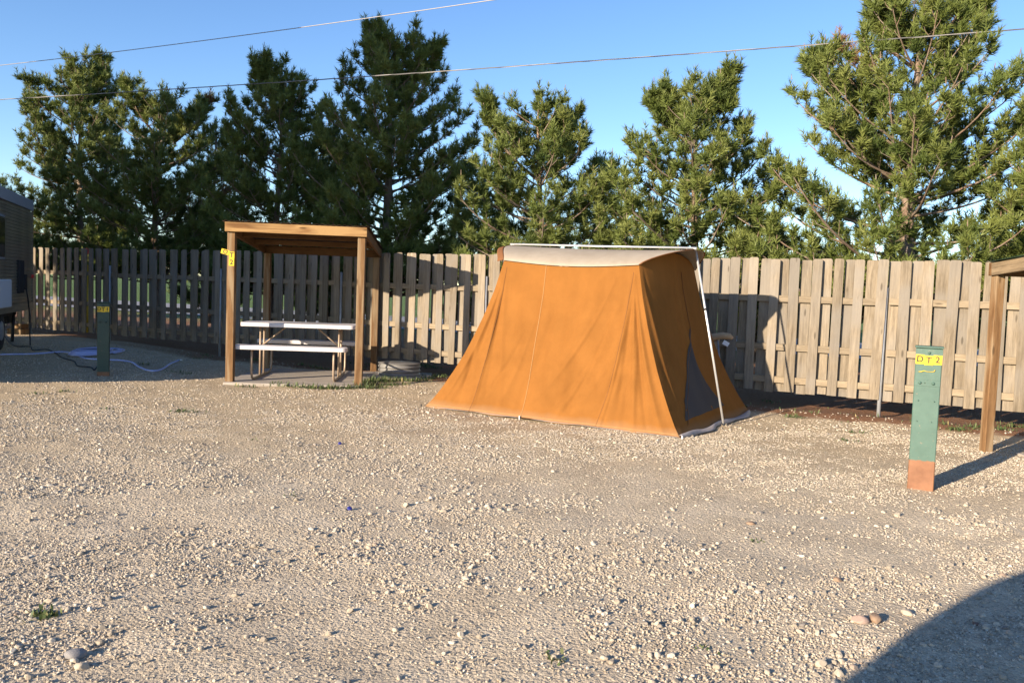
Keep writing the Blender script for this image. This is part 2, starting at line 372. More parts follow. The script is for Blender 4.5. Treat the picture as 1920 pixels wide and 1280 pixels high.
# ------------------------------------------------------------------ shelters
def shelter(origin, ang, label, roofmat, beammat, hf=2.20, hb=2.0, pw=.11, grp='open timber picnic shelters'):
    """open timber shelter; origin = front left post, +Y to the back (lower side)"""
    t = empty('picnic_shelter', (origin[0], origin[1], ghz(*origin)), ang, label, 'shelter', grp)
    wd, dp = 1.86, 2.28
    for (x, y, h) in ((0, 0, hf), (wd, 0, hf), (0, dp, hb), (wd, dp, hb)):
        MB().box((0, 0, h / 2 - .05), (pw, pw, h + .1), .006).build('post', M['post_wood'], t, (x, y, 0))
    bh, bt = .135, .04; yf, yb = -.085, dp + .03
    zt = lambda y: hf + bh + (hb - hf) * (y / dp)          # roof line
    MB().box((0, 0, 0), (wd + .16, bt, bh), .004).build('front_beam', beammat, t, (wd / 2, yf, zt(yf) - bh / 2))
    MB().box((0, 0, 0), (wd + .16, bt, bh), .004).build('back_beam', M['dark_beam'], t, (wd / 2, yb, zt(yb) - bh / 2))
    sl = math.atan2(hb - hf, dp); ln = (yb - yf - bt - .004) / math.cos(sl)
    for x in (-.06, wd + .06):
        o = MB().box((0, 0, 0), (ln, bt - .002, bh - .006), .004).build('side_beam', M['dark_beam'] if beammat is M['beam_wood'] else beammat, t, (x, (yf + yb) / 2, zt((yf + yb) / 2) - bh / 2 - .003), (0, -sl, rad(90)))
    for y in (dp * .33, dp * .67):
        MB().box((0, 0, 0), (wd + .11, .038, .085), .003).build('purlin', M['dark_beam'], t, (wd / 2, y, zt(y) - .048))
    # corrugated sheet
    n = int((wd + .3) / .08); k = 6; xs = np.linspace(-.11, wd + .11, n * k + 1); ys = np.array([yf - .035, dp * .5, yb + .05])
    X, Y = np.meshgrid(xs, ys, indexing='ij'); ph = (xs / .08 * 2 * math.pi)
    Z = np.array([[zt(y) + .014 +   .006 * math.sin(p) for y in ys] for p in ph])
    grid_mesh('roof', np.stack([X, Y, Z], -1), roofmat, t, .003)
    return t
SH1 = shelter((-4.10, 12.02), rad(4), 'brown timber shelter over the white picnic table, yellow tags on its left post', M['roof_brown'], M['beam_wood'])
SH2 = shelter((5.19, 6.36), rad(4), 'timber shelter with green edged roof, cut off by the right edge beside the green pedestal', M['roof_green'], M['old_beam'], 2.04, 1.84, .095)

def slab(name, cx, cy, sx, sy, h, ang, label):
    o = MB().box((0, 0, h / 2 - .06), (sx, sy, h + .12), .008).build(name, M['concrete'], None, (cx, cy, ghz(cx, cy)), (0, 0, ang))
    return tag(o, label, 'concrete slab')
slab('concrete_slab', -3.24, 13.0, 1.98, 2.12, .035, rad(4), 'grey concrete slab on the gravel under the white picnic table')
slab('concrete_slab', -1.83, 13.83, .98, .86, .03, rad(4), 'small concrete pad under the round steel fire ring')
slab('concrete_slab', 6.35, 7.4, 2.05, 2.3, .03, rad(4), 'concrete slab at the right edge behind the green DT2 pedestal')

# text as mesh
def text_mesh(s, size, ext=.0006):
    cu = bpy.data.curves.new('lettering', 'FONT'); cu.body = s; cu.size = size; cu.extrude = ext; cu.align_x = 'CENTER'; cu.align_y = 'CENTER'; cu.offset = size * .03
    o = bpy.data.objects.new('lettering', cu); COL.objects.link(o)
    dg = bpy.context.evaluated_depsgraph_get(); me = bpy.data.meshes.new_from_object(o.evaluated_get(dg))
    bpy.data.objects.remove(o); me.name = 'lettering'; me.materials.clear(); return me
def sticker(parent, s, w, h, loc, rot, fs=None):
    """thin plate facing -Y of its parent, with a letter"""
    p = MB().box((0, 0, 0), (w, .002, h), 0).build('sticker', M['yellow'], parent, loc, rot)
    me = text_mesh(s, fs or h * .95)
    link('lettering', me, M['ink'], p, (0, -.0018, 0), (rad(90), 0, 0)); return p
# tags on the left front post of the first shelter: D tilted to the left, T, 2
sticker(SH1, 'D', .115, .07, (-.082, -.058, 1.915), (0, rad(14), 0), .001)
for _o in list(SH1.children)[-1:]:
    _o.children[0].data = text_mesh('D', .085); _o.children[0].data.materials.append(M['ink']); _o.children[0].rotation_euler = (rad(90), rad(90), 0)
sticker(SH1, 'T', .075, .10, (.012, -.060, 1.87), (0, 0, 0), .095)
sticker(SH1, '2', .075, .10, (.010, -.0605, 1.768), (0, 0, 0), .095)

# ------------------------------------------------------------------ picnic table
def picnic_table(loc, ang):
    t = empty('picnic_table', loc, ang, 'white topped folding picnic table with two benches and bronze legs under the shelter', 'picnic table')
    def plank(name, x, y, z, sx, sy, sz, parent=t):
        bm = bmesh.new(); bmesh.ops.create_cube(bm, size=1)
        for v in bm.verts: v.co = Vector((v.co.x * sx, v.co.y * sy, v.co.z * sz))
        ve = [e for e in bm.edges if abs(e.verts[0].co.z - e.verts[1].co.z) > sz * .5]
        bmesh.ops.bevel(bm, geom=ve, offset=.07, segments=5, affect='EDGES', profile=.5)
        he = [e for e in bm.edges if abs(e.verts[0].co.z - e.verts[1].co.z) < 1e-5]
        bmesh.ops.bevel(bm, geom=he, offset=.008, segments=2, affect='EDGES', profile=.5)
        me = bpy.data.meshes.new(name); bm.to_mesh(me); bm.free()
        return link(name, me, M['resin'], parent, (x, y, z))
    TZ, BZ, BY = .815, .50, .70
    plank('tabletop', 0, 0, TZ, 1.72, .74, .06)
    plank('bench', -.02, -BY, BZ, 1.64, .26, .062); plank('bench', .0, BY, BZ, 1.64, .26, .062)
    rt = .017
    for x in (-.60, .60):
        y1 = BY - .02
        loop = [(x, -y1, BZ - .03), (x, -y1 - .015, .32), (x, -y1 - .01, .12), (x, -y1 + .03, .045), (x, -y1 + .10, .018), (x, y1 - .10, .018), (x, y1 - .03, .045), (x, y1 + .01, .12), (x, y1 + .015, .32), (x, y1, BZ - .03)]
        MB().tube(loop, rt, 8).build('leg_frame', M['bronze'], t)
        MB().tube([(x, -y1 + .02, BZ - .048), (x, y1 - .02, BZ - .048)], rt * .9, 8).build('seat_bar', M['bronze'], t)
        for dy in (-.13, .13):
            MB().tube([(x, dy, .03), (x, dy, TZ - .03)], rt * .95, 8).build('upright', M['bronze'], t)
        sx = -1 if x > 0 else 1
        MB().tube([(x, 0, BZ - .02), (x + sx * .36, 0, TZ - .04)], .012, 8).build('brace', M['bronze'], t)
        MB().tube([(x, -.15, TZ - .042), (x, .15, TZ - .042)], .013, 8).build('top_bar', M['bronze'], t)
    return t
picnic_table((-3.30, 12.93, ghz(-3.3, 12.9) + .036), rad(4.5))

# ------------------------------------------------------------------ fire ring
def fire_ring(c):
    t = empty('fire_ring', (c[0], c[1], ghz(*c) + .031), 0, 'round corrugated steel fire ring with a flat lid on the concrete pad', 'fire ring')
    r = .345; prof = [(r, 0)] + [(r + .010 * math.sin(z / .065 * 2 * math.pi), z) for z in np.linspace(.01, .19, 19)] + [(r - .005, .195)]
    MB().lathe(prof + [(r - .02, .19)] + [(r - .02 + .008 * math.sin(z / .065 * 2 * math.pi), z) for z in np.linspace(.18, .01, 18)], 48).build('ring_wall', M['galv_dull'], t)
    MB().lathe([(0.0, .196), (r + .004, .196), (r + .012, .201), (r + .006, .206), (.0, .212)], 48).build('lid', M['galv_dull'], t)
    return t
M['galv_dull'] = plain('weathered_galvanised', (.21, .20, .185), .6, .35, .2, 6)
fire_ring((-1.87, 13.80))

# ------------------------------------------------------------------ tent
TO = Vector((1.82, 8.68, 0)); TU = Vector((-.86639, .49938, 0)); TV = Vector((.49938, .86639, 0))
def tw(u, v, z):
    P = np.zeros(np.broadcast(u, v, z).shape + (3,)); 
    P[..., 0] = TO.x + TU.x * u + TV.x * v; P[..., 1] = TO.y + TU.y * u + TV.y * v; P[..., 2] = z; return P
def E_(h): return np.interp(h, [0, .06, .145, .25, .37, .5, .63, .8, 1], [0, .115, .24, .375, .515, .64, .755, .885, 1])   # bell shaped flare
def folds(a, b, lst):
    d = np.zeros(np.broadcast(a, b).shape)
    for (a1, b1, a2, b2, w, amp) in lst:
        L2 = (a2 - a1) ** 2 + (b2 - b1) ** 2; tt = ((a - a1) * (a2 - a1) + (b - b1) * (b2 - b1)) / L2; tc = np.clip(tt, 0, 1)
        dd = np.hypot(a - (a1 + tc * (a2 - a1)), b - (b1 + tc * (b2 - b1)))
        d += amp * np.exp(-(dd / w) ** 2) * (.35 + .65 * np.sin(np.pi * np.clip(tt, 0, 1)))
    return d
def tent():
    t = empty('tent', TO, 0, 'orange canvas cabin tent with a white curved roof pitched on the gravel before the fence', 'tent')
    rg = np.random.default_rng(5)
    def add(name, P, mat, thick=.0, par=None):
        P = P - np.array([TO.x, TO.y, 0]); return grid_mesh(name, P, mat, par or t, thick)
    zeR, zeL = 1.84, 1.87
    ze = lambda s: zeR + (zeL - zeR) * s - .045 * np.sin(np.pi * s)
    # near side wall: s 0 = right corner, 1 = left corner
    s, h = np.meshgrid(np.linspace(0, 1, 260), np.linspace(0, 1, 130), indexing='ij')
    e = E_(h)
    uR = .0 + .752 * e; uL = 3.34 - .793 * e
    u = uR + (uL - uR) * s; v = .5 * e; z = ze(s) * h
    v = v + .05 * np.sin(np.pi * s) * (h ** 1.2) * (1 - h) * 1.2 - .03 * np.sin(np.pi * s) * np.sin(np.pi * h) ** 2
    fl = [(.47, .02, .10, .86, .020, .016), (.50, .03, .16, .70, .016, -.014), (.40, .05, .12, .60, .018, .013), (.34, .0, .10, .52, .016, -.012), (.56, .02, .30, .80, .03, .012),
          (.03, .95, .16, .0, .010, .018), (.03, .95, .11, .0, .009, -.018), (.03, .95, .055, .0, .010, .020), (.025, .9, .02, .0, .010, -.012), (.04, .95, .23, .0, .012, -.016), (.05, .93, .30, .05, .016, .012),
          (.97, .95, .90, .0, .012, -.014), (.97, .95, .82, .0, .014, .014), (.97, .95, .76, .02, .012, -.012), (.96, .93, .68, .04, .016, .010), (.97, .9, .95, .0, .010, .018),
          (.88, .05, .99, .55, .010, -.015), (.80, .0, .70, .55, .012, -.009), (.70, .0, .66, .62, .012, .009), (.62, .04, .55, .75, .02, -.01), (.26, .06, .14, .45, .014, .012), (.20, .0, .13, .40, .012, -.012)]
    fl += [(.03, .96, .285, .0, .007, .020), (.035, .96, .275, .0, .005, -.012), (.97, .96, .80, .0, .007, .016), (.60, .03, .16, .93, .010, .010), (.44, .02, .22, .62, .008, -.010), (.15, .05, .06, .6, .008, .012)]
    d = folds(s, h, fl) * 1.15
    lowf = 0
    for k in range(14):
        c = rg.random(); lowf = lowf + rg.normal() * .006 * np.exp(-((s - c) / .018) ** 2)
    d = d + lowf * (1 - h) ** 2 * sstep(0, .08, h) + .004 * np.sin(s * 31 + h * 5) * h * (1 - h) * 4 * .6
    d = d * sstep(0, .05, s) * sstep(1, .95, s) * sstep(1.0, .93, h)
    v = v - d; z = z + np.where(h < .001, .012 + .010 * np.sin(s * 25), 0) * (h < .001)
    near = add('side_wall', tw(u, v, z), M['canvas'])
    # seam and hem stitching on the near wall, proud of the cloth
    def wall_line(sf, hf, w, n=70):
        pts = []
        for q in np.linspace(0, 1, n):
            a, b = sf(q), hf(q); i = a * 259; j = b * 129; i0 = int(min(i, 258)); j0 = int(min(j, 128)); fi, fj = i - i0, j - j0
            Pn = tw(u, v, z); 
            p = (Pn[i0, j0] * (1 - fi) * (1 - fj) + Pn[i0 + 1, j0] * fi * (1 - fj) + Pn[i0, j0 + 1] * (1 - fi) * fj + Pn[i0 + 1, j0 + 1] * fi * fj)
            pts.append(Vector(p) - TV * .002 - TO)
        return MB().tube(pts, w, 5)
    wall_line(lambda q: .585 + .085 * 0 * q + (.0 if q < 0 else .0) + .075 * q * .0 + (.665 - .585) * q, lambda q: q, .0035, 60).build('seam', M['thread'], t)
    wall_line(lambda q: .295 - .255 * q, lambda q: .01 + .95 * q, .0022, 60).build('seam', M['seam'], t)
    wall_line(lambda q: .805 + .155 * q, lambda q: .01 + .95 * q, .0022, 60).build('seam', M['seam'], t)
    wall_line(lambda q: q, lambda q: .022, .0025, 120).build('hem_stitching', M['thread'], t)
    # corner edge curves shared by the end walls
    def corner(hh, far, left):
        ee = E_(hh)
        if not left: uu = (.0 if not far else -.11) + (.752 if not far else .70) * ee
        else: uu = 3.34 - .793 * ee
        vv = (.5 * ee) if not far else 2.56 - .52 * ee
        zz = hh * (zeL if left else zeR)
        return uu, vv, zz
    def end_wall(left):
        q, hh = np.meshgrid(np.linspace(0, 1, 110), np.linspace(0, 1, 90), indexing='ij')
        un, vn, zn = corner(hh, False, left); uf, vf, zf = corner(hh, True, left)
        arch = 4 * q * (1 - q)
        u_ = un + (uf - un) * q + (-.06 if not left else .06) * arch * hh ** 2
        v_ = vn + (vf - vn) * q
        z_ = zn + (zf - zn) * q + (.215 * arch ** .75 - .03 * arch) * hh ** 1.5
        fl = [(.03, .95, .14, .0, .015, .02), (.03, .95, .25, .05, .02, -.02), (.5, .95, .52, .1, .02, .02), (.97, .95, .84, .0, .02, .02), (.97, .95, .72, .1, .02, -.015), (.3, .2, .45, .9, .03, .012)]
        dd = folds(q, hh, fl) + .006 * np.sin(q * 40) * (1 - hh) ** 2
        dd = dd * sstep(0, .06, q) * sstep(1, .94, q) * sstep(1, .94, hh)
        u_ = u_ - dd if not left else u_ + dd
        return u_, v_, z_
    RU, RV, RZ = end_wall(False); LU, LV, LZ = end_wall(True)
    wr = add('end_wall', tw(RU, RV, RZ), M['canvas']); wl = add('end_wall', tw(LU, LV, LZ), M['canvas'])
    # screened window opening of the right end wall
    from numpy import interp
    def rp(q, hh):
        i = q * 109; j = hh * 89; i0 = int(min(i, 108)); j0 = int(min(j, 88)); fi, fj = i - i0, j - j0; f = 0
        for (a, b, w) in ((i0, j0, (1 - fi) * (1 - fj)), (i0 + 1, j0, fi * (1 - fj)), (i0, j0 + 1, (1 - fi) * fj), (i0 + 1, j0 + 1, fi * fj)):
            f = f + w * np.array([RU[a, b], RV[a, b], RZ[a, b]])
        return f
    rows = np.linspace(0, 1, 26); cols = np.linspace(0, 1, 12); PP = np.zeros((26, 12, 3))
    for a, rr_ in enumerate(rows):
        hh = .075 + .49 * rr_; qL = .13 + .45 * rr_; qR = qL + .012 + .56 * (1 - rr_) ** 1.55
        for b, cc in enumerate(cols):
            q = qL + (qR - qL) * cc; f = rp(q, hh + .02 * cc * (1 - rr_)); PP[a, b] = tw(f[0] - .006, f[1], f[2])
    add('screen_window', PP, M['screen'])
    for zipq in (.325, .0):
        if zipq: MB().tube([Vector(tw(*(rp(.10 + .50 * min(1, hh / .56), hh) - np.array([.005, 0, 0])))) - TO for hh in np.linspace(.05, .9, 40)], .004, 5).build('zip', M['canvas_brown'], wr)
    # far side wall
    s2, h2 = np.meshgrid(np.linspace(0, 1, 60), np.linspace(0, 1, 40), indexing='ij'); e2 = E_(h2)
    a, b, c = corner(h2, True, False); a2, b2, c2 = corner(h2, True, True)
    add('side_wall', tw(a + (a2 - a) * s2, b + (b2 - b) * s2, ze(s2) * h2), M['canvas'])
    # roof: k across (0 near eave, .5 ridge, 1 far eave)
    k, r = np.meshgrid(np.linspace(0, 1, 60), np.linspace(0, 1, 90), indexing='ij')
    arch = 4 * k * (1 - k)
    uA = .752 + (.59 - .752) * k - .36 * arch; uB = 2.547 + .30 * arch
    zA = zeR + .215 * arch ** .75 + .008; zB = zeL + .225 * arch ** .62 + .008
    U_ = uA + (uB - uA) * r; V_ = .5 + 1.54 * k; V_ = V_ - .012 * np.where(k < .01, 1, 0)
    sag = (.045 * (1 - arch) + .022 * arch) * np.sin(np.pi * r)
    Z_ = zA + (zB - zA) * r - sag
    roof = add('roof', tw(U_, V_, Z_), M['canvas_white'], .004)
    # brown bindings: both curved roof ends
    for (ii, nm) in ((0, 'a'), (-1, 'b')):
        sgn = -1 if ii == 0 else 1; wdt = np.linspace(0, 1, 5)[None, :] * (.09 if sgn > 0 else .018)
        uu = U_[:, ii][:, None] + sgn * wdt; vv = np.repeat(V_[:, ii][:, None], 5, 1); zz = Z_[:, ii][:, None] + .006 - wdt * (.25 if sgn > 0 else .1)
        add('roof_binding', tw(uu, vv, zz), M['canvas_brown'], .004)
    # poles
    def rel(p): return Vector((p[0] - TO.x, p[1] - TO.y, p[2]))
    for (b_, tp) in (((-.11, 1.255, .0), (.345, 1.27, 2.085)), ((3.47, 1.30, .0), (2.90, 1.28, 2.12))):
        B = rel(tw(*b_)); T = rel(tw(*tp)); B.z = .0
        pl = MB().tube([B, T], .0135, 10).build('upright_pole', M['pole'], t)
        c = B + (T - B) * .655
        MB().tube([c - (T - B) * .006, c + (T - B) * .006], .017, 10).build('pole_joint', M['black'], pl)
        MB().tube([B - Vector((0, 0, .01)), B + Vector((0, 0, .03))], .018, 8).build('pole_foot', M['black'], pl)
    a = rel(tw(.33, 1.27, 2.092)); b = rel(tw(2.92, 1.28, 2.128)); mid = (a + b) / 2 + Vector((0, 0, -.004))
    MB().tube([a, mid, b], .0125, 8).build('ridge_pole', M['pole'], t)
    # groundsheet edge peeking out at the right end and front
    q = np.linspace(0, 1, 60); P1 = np.zeros((60, 7, 3))
    wv = .10 + .035 * np.sin(q * 9) + .02 * np.sin(q * 23 + 1)
    for j in range(7):
        f = j / 6; uu = -.0 - .11 * q - wv * np.sin(np.pi * np.clip(q * 1.0, .02, 1)) ** .4 * f + .03; vv = 2.54 * q + .02
        P1[:, j] = tw(uu, vv, .012 + .03 * np.sin(np.pi * f) * (1 + .5 * np.sin(q * 15)))
    add('groundsheet', P1, M['tarp'], .003)
    P2 = np.zeros((60, 4, 3))
    for j in range(4):
        P2[:, j] = tw(.02 + 3.25 * q, .03 - .035 * j / 3 - .012 * np.sin(q * 30) * j / 3, .016 + .0 * q)
    add('groundsheet', P2, M['tarp'], .002)
    for (uu, vv) in ((1.955, -.012), (3.36, -.04), (-.03, -.03)):
        p = rel(tw(uu, vv, .03)); MB().tube([p - Vector((0, 0, .04)), p + Vector((0, 0, .01))], .008, 6).build('peg', M['white_paint'] if uu < 3 else M['black'], t)
    return t
tent()

# camp chair behind the tent
def camp_chair():
    o = onfence(1343, 650, -.42); t = empty('camp_chair', (o.x, o.y, ghz(o.x, o.y)), rad(-20), 'tan padded camp chair with a white tag, half hidden behind the tent', 'camp chair')
    arc = [(-.34, 0, .62), (-.30, .01, .76), (-.20, .02, .86), (-.06, .03, .925), (.08, .03, .955), (.17, .03, .95), (.21, .03, .92)]
    MB().tube(arc, [.030, .042, .050, .052, .05, .042, .02], 12).build('padded_back_rail', M['tan_fabric'], t)
    P = np.zeros((14, 12, 3))
    for i, f in enumerate(np.linspace(0, 1, 14)):
        for j, g_ in enumerate(np.linspace(0, 1, 12)):
            x = -.32 + .36 * g_; top = .62 + .30 * g_ ** .7; P[i, j] = (x, .02 - .08 * math.sin(math.pi * f), top * (1 - f) + .38 * f)
    grid_mesh('backrest', P, M['tan_fabric'], t, .01)
    P = np.zeros((8, 8, 3))
    for i in range(8):
        for j in range(8): P[i, j] = (-.34 + .52 * j / 7, -.42 + .42 * i / 7, .38 - .05 * math.sin(math.pi * i / 7) * math.sin(math.pi * j / 7))
    grid_mesh('seat', P, M['tan_fabric'], t, .01)
    MB().box((0, 0, 0), (.085, .004, .06), 0).build('tag', M['white_paint'], t, (.13, -.035, .855), (0, rad(28), 0))
    for (x0, y0, x1, y1, z1) in ((-.34, 0, .18, -.42, .38), (.18, 0, -.34, -.42, .38), (-.34, -.42, .0, 0, .60), (.18, -.42, .02, 0, .88)):
        MB().tube([(x0, y0, .0), (x1, y1, z1)], .011, 8).build('leg', M['galv'], t)
camp_chair()

# ------------------------------------------------------------------ fence
def fence():
    s0 = FU.dot(onfence(1652, 700)); f0 = FN * FC + FU * s0
    t = empty('wooden_fence', (f0.x, f0.y, 0), math.atan2(FU.y, FU.x), 'long weathered grey picket fence of staggered boards on steel posts behind the tent', 'fence')
    # local +X runs to the far (left) end, local +Y towards the camera side
    side = 1 if Vector((-FU.y, FU.x, 0)).dot(FN) < 0 else -1
    def variant(w, h, seed):
        r = random.Random(seed); c = .022; t_ = .019; out = [(-w / 2, 0)]
        nseg = 5; wav = [r.uniform(-.0025, .0025) for _ in range(nseg + 1)]
        L = [(-w / 2 + wav[i] * .6, h * i / nseg) for i in range(nseg)] + [(-w / 2, h - c)]
        R = [(w / 2 + wav[i], h * i / nseg) for i in range(nseg)] + [(w / 2, h - c)]
        top = [(-w / 2 + c * .3, h - c * .3), (-w / 2 + c, h), (w / 2 - c, h), (w / 2 - c * .3, h - c * .3)]
        ring = L + top + R[::-1]; n = len(ring); bow = r.uniform(-.006, .006)
        yb = lambda z: bow * math.sin(math.pi * z / h)
        vs = [(x, -t_ / 2 + yb(z), z) for x, z in ring] + [(x, t_ / 2 + yb(z), z) for x, z in ring]
        fs = [tuple(range(n)), tuple(range(2 * n - 1, n - 1, -1))] + [(i, i + n, (i + 1) % n + n, (i + 1) % n) for i in range(n)]
        # split front/back n-gons into strips
        fs = fs[2:]
        for b in (0, n):
            k = len(L)
            for i in range(k - 1):
                q = (b + i, b + i + 1, b + n - 2 - i, b + n - 1 - i); fs.append(q if b else q[::-1])
            q = tuple(b + i for i in range(k - 1, n - k + 1)); fs.append(q if b else q[::-1])
        me = bpy.data.meshes.new('picket'); me.from_pydata(vs, [], fs); me.update(); me.materials.append(M['picket']); return me
    meshes = [variant(w, 1.83, i) for i, w in enumerate((.120, .126, .131, .123, .145, .140, .148, .142))]
    # posts along the fence (distance from the post seen at x = 1652)
    sp = lambda x: FU.dot(onfence(x, 600)) - s0
    posts = [-9.0, -6.0, -3.0, 0.0]
    s411, s205 = sp(413), sp(206)
    posts += [s411 * k / 4 for k in (1, 2, 3)] + [s411, s205] + [s205 + 2.75 * k for k in range(1, 6)]
    rf = random.Random(11)
    zb = .245
    for i, s in enumerate(posts):
        MB().tube([(0, 0, -.3), (0, 0, 1.72)], .025, 12).build('steel_post', M['galv'], t, (s, side * .004, 0))
    for a, b in zip(posts[:-1], posts[1:]):
        pan = b - a; npk = round(pan / (.30 if abs(a - s411) < .01 else .262))
        if a == s205: npk = round(pan / .25)
        drop = rf.uniform(-.008, .008)
        for zr in (.415, .865, 1.525):
            dz = rf.uniform(-.01, .01)
            MB().box((0, 0, 0), (pan - .085, .050, .088), .003).build('rail', M['rail'], t, ((a + b) / 2, 0, zr + dz + drop), (0, rf.uniform(-.002, .002), 0))
        pitch = pan / npk
        for k in range(npk):
            s = a + (k + .22) * pitch
            for back in (0, 1):
                x = s - (pitch / 2 if back else 0) + rf.uniform(-.012, .012)
                y = (-1 if back else 1) * side * .0365
                o = link('picket', meshes[rf.randrange(4) + 4 * back], None, t, (x, y, zb + drop + rf.uniform(-.014, .014)), (rf.uniform(-.004, .004), rf.uniform(-.013, .013), math.pi if rf.random() < .5 else 0))
    return t
fence()

# ------------------------------------------------------------------ pedestals
def pedestal(loc, ang, h, w, txt, label, gm='green'):
    t = empty('utility_pedestal', (loc[0], loc[1], ghz(loc[0], loc[1])), ang, label, 'utility pedestal', 'green utility pedestals')
    dpt = .11
    MB().box((0, 0, h / 2 - .06), (w, dpt, h + .12), .006).build('body', M[gm], t)
    MB().box((0, -.004, h + .008), (w + .016, dpt + .02, .016), .004).build('cap', M[gm], t)
    MB().box((0, -dpt / 2 - .002, h - .045), (w + .004, .005, .075), .001).build('top_flange', M[gm], t)
    MB().box((0, -dpt / 2 - .002, h - .285), (w - .006, .005, .052), .001).build('cover_plate', M[gm], t)
    for (x, z, r) in ((.0, h - .038, .012), (-w * .28, h - .285, .013), (w * .22, h - .285, .013), (-.02, h - .283, .005), (-w * .3, h - .43, .005), (w * .3, h - .43, .005), (-w * .3, h - .60, .004), (w * .25, h - .60, .004)):
        MB().tube([(x, -dpt / 2 - .003, z), (x, -dpt / 2 - .011, z)], r, 10).build('bolt', M[gm], t)
    cw = w * .33
    for i, ch in enumerate(txt):
        sticker(t, ch, cw, .078, ((i - 1) * cw, -dpt / 2 - (.0062 if i != 1 else .0068), h - .093 - (.006 if i == 1 else 0)), (0, 0, 0), .07)
    return t
g1 = G(1725, 917)
PD = pedestal((g1.x + .03, g1.y + .06), rad(-26), 1.165, .195, 'DT2', 'green and rusty steel pedestal with a yellow DT2 sign in front of the fence')
MB().tube([(.05, -.066, .995), (.045, -.066, .98), (.03, -.066, .975), (-.01, -.066, .975), (-.03, -.066, .98), (-.05, -.066, .972), (-.075, -.066, .97)], [.002, .003, .002, .002, .003, .004, .001], 5).build('yellow_scrape', M['yellow'], PD)
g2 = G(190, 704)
PD2 = pedestal((g2.x, g2.y + .06), rad(20), 1.10, .165, 'DT1', 'green pedestal, coloured darker for the shade, with a small yellow sign beside the coiled hose', 'shaded_green')

# ------------------------------------------------------------------ hose and cord
def gpath(pts, z, r, name, mat, label, cat, sub=6):
    P = [G(x, y) for x, y in pts]; out = []
    for i in range(len(P) - 1):
        p0, p1, p2, p3 = P[max(i - 1, 0)], P[i], P[i + 1], P[min(i + 2, len(P) - 1)]
        for k in range(sub):
            s = k / sub; out.append(.5 * ((2 * p1) + (-p0 + p2) * s + (2 * p0 - 5 * p1 + 4 * p2 - p3) * s * s + (-p0 + 3 * p1 - 3 * p2 + p3) * s ** 3))
    out.append(P[-1]); out = [Vector((p.x, p.y, ghz(p.x, p.y) + z)) for p in out]
    o = empty(name, out[0], 0, label, cat); MB().tube([p - out[0] for p in out], r, 8).build('run', mat, o)
    return o, out
hose, hp = gpath([(-60, 667), (0, 668), (60, 668), (110, 668), (134, 670), (160, 677), (200, 679), (225, 679), (246, 681), (258, 688), (272, 694), (289, 696), (304, 693), (320, 684), (335, 678)], .016, .016, 'garden_hose', M['hose'], 'pale blue hose lying on the shaded gravel, coiled beside the pedestal', 'hose')
cc = G(170, 671); coil = []
for k in range(5 * 28):
    a = 2 * math.pi * k / 28; rr = 1.08 - .13 * (k / 28) + .05 * math.sin(k * .21); coil.append(Vector((cc.x + .33 * rr ** .4 * math.cos(a) + .02 * math.sin(k * .13), cc.y + .15 + .78 * rr * math.sin(a) + .06 * math.sin(k * .05), ghz(cc.x, cc.y) + .018 + .014 * (k // 28) + .01)) - hp[0])
MB().tube(coil, .015, 7).build('coil', M['hose'], hose)
MB().tube([hp[-1] - hp[0], hp[-1] - hp[0] + Vector((.07, .01, 0))], .02, 8).build('coupling', M['brass'], hose)
gpath([(4, 636), (14, 648), (28, 656), (56, 658), (62, 663), (88, 663), (104, 669), (118, 676), (138, 680), (146, 687), (170, 690), (177, 694), (186, 684)], .012, .010, 'power_cord', M['black'], 'black power cord snaking from the camper to the left pedestal', 'cord')

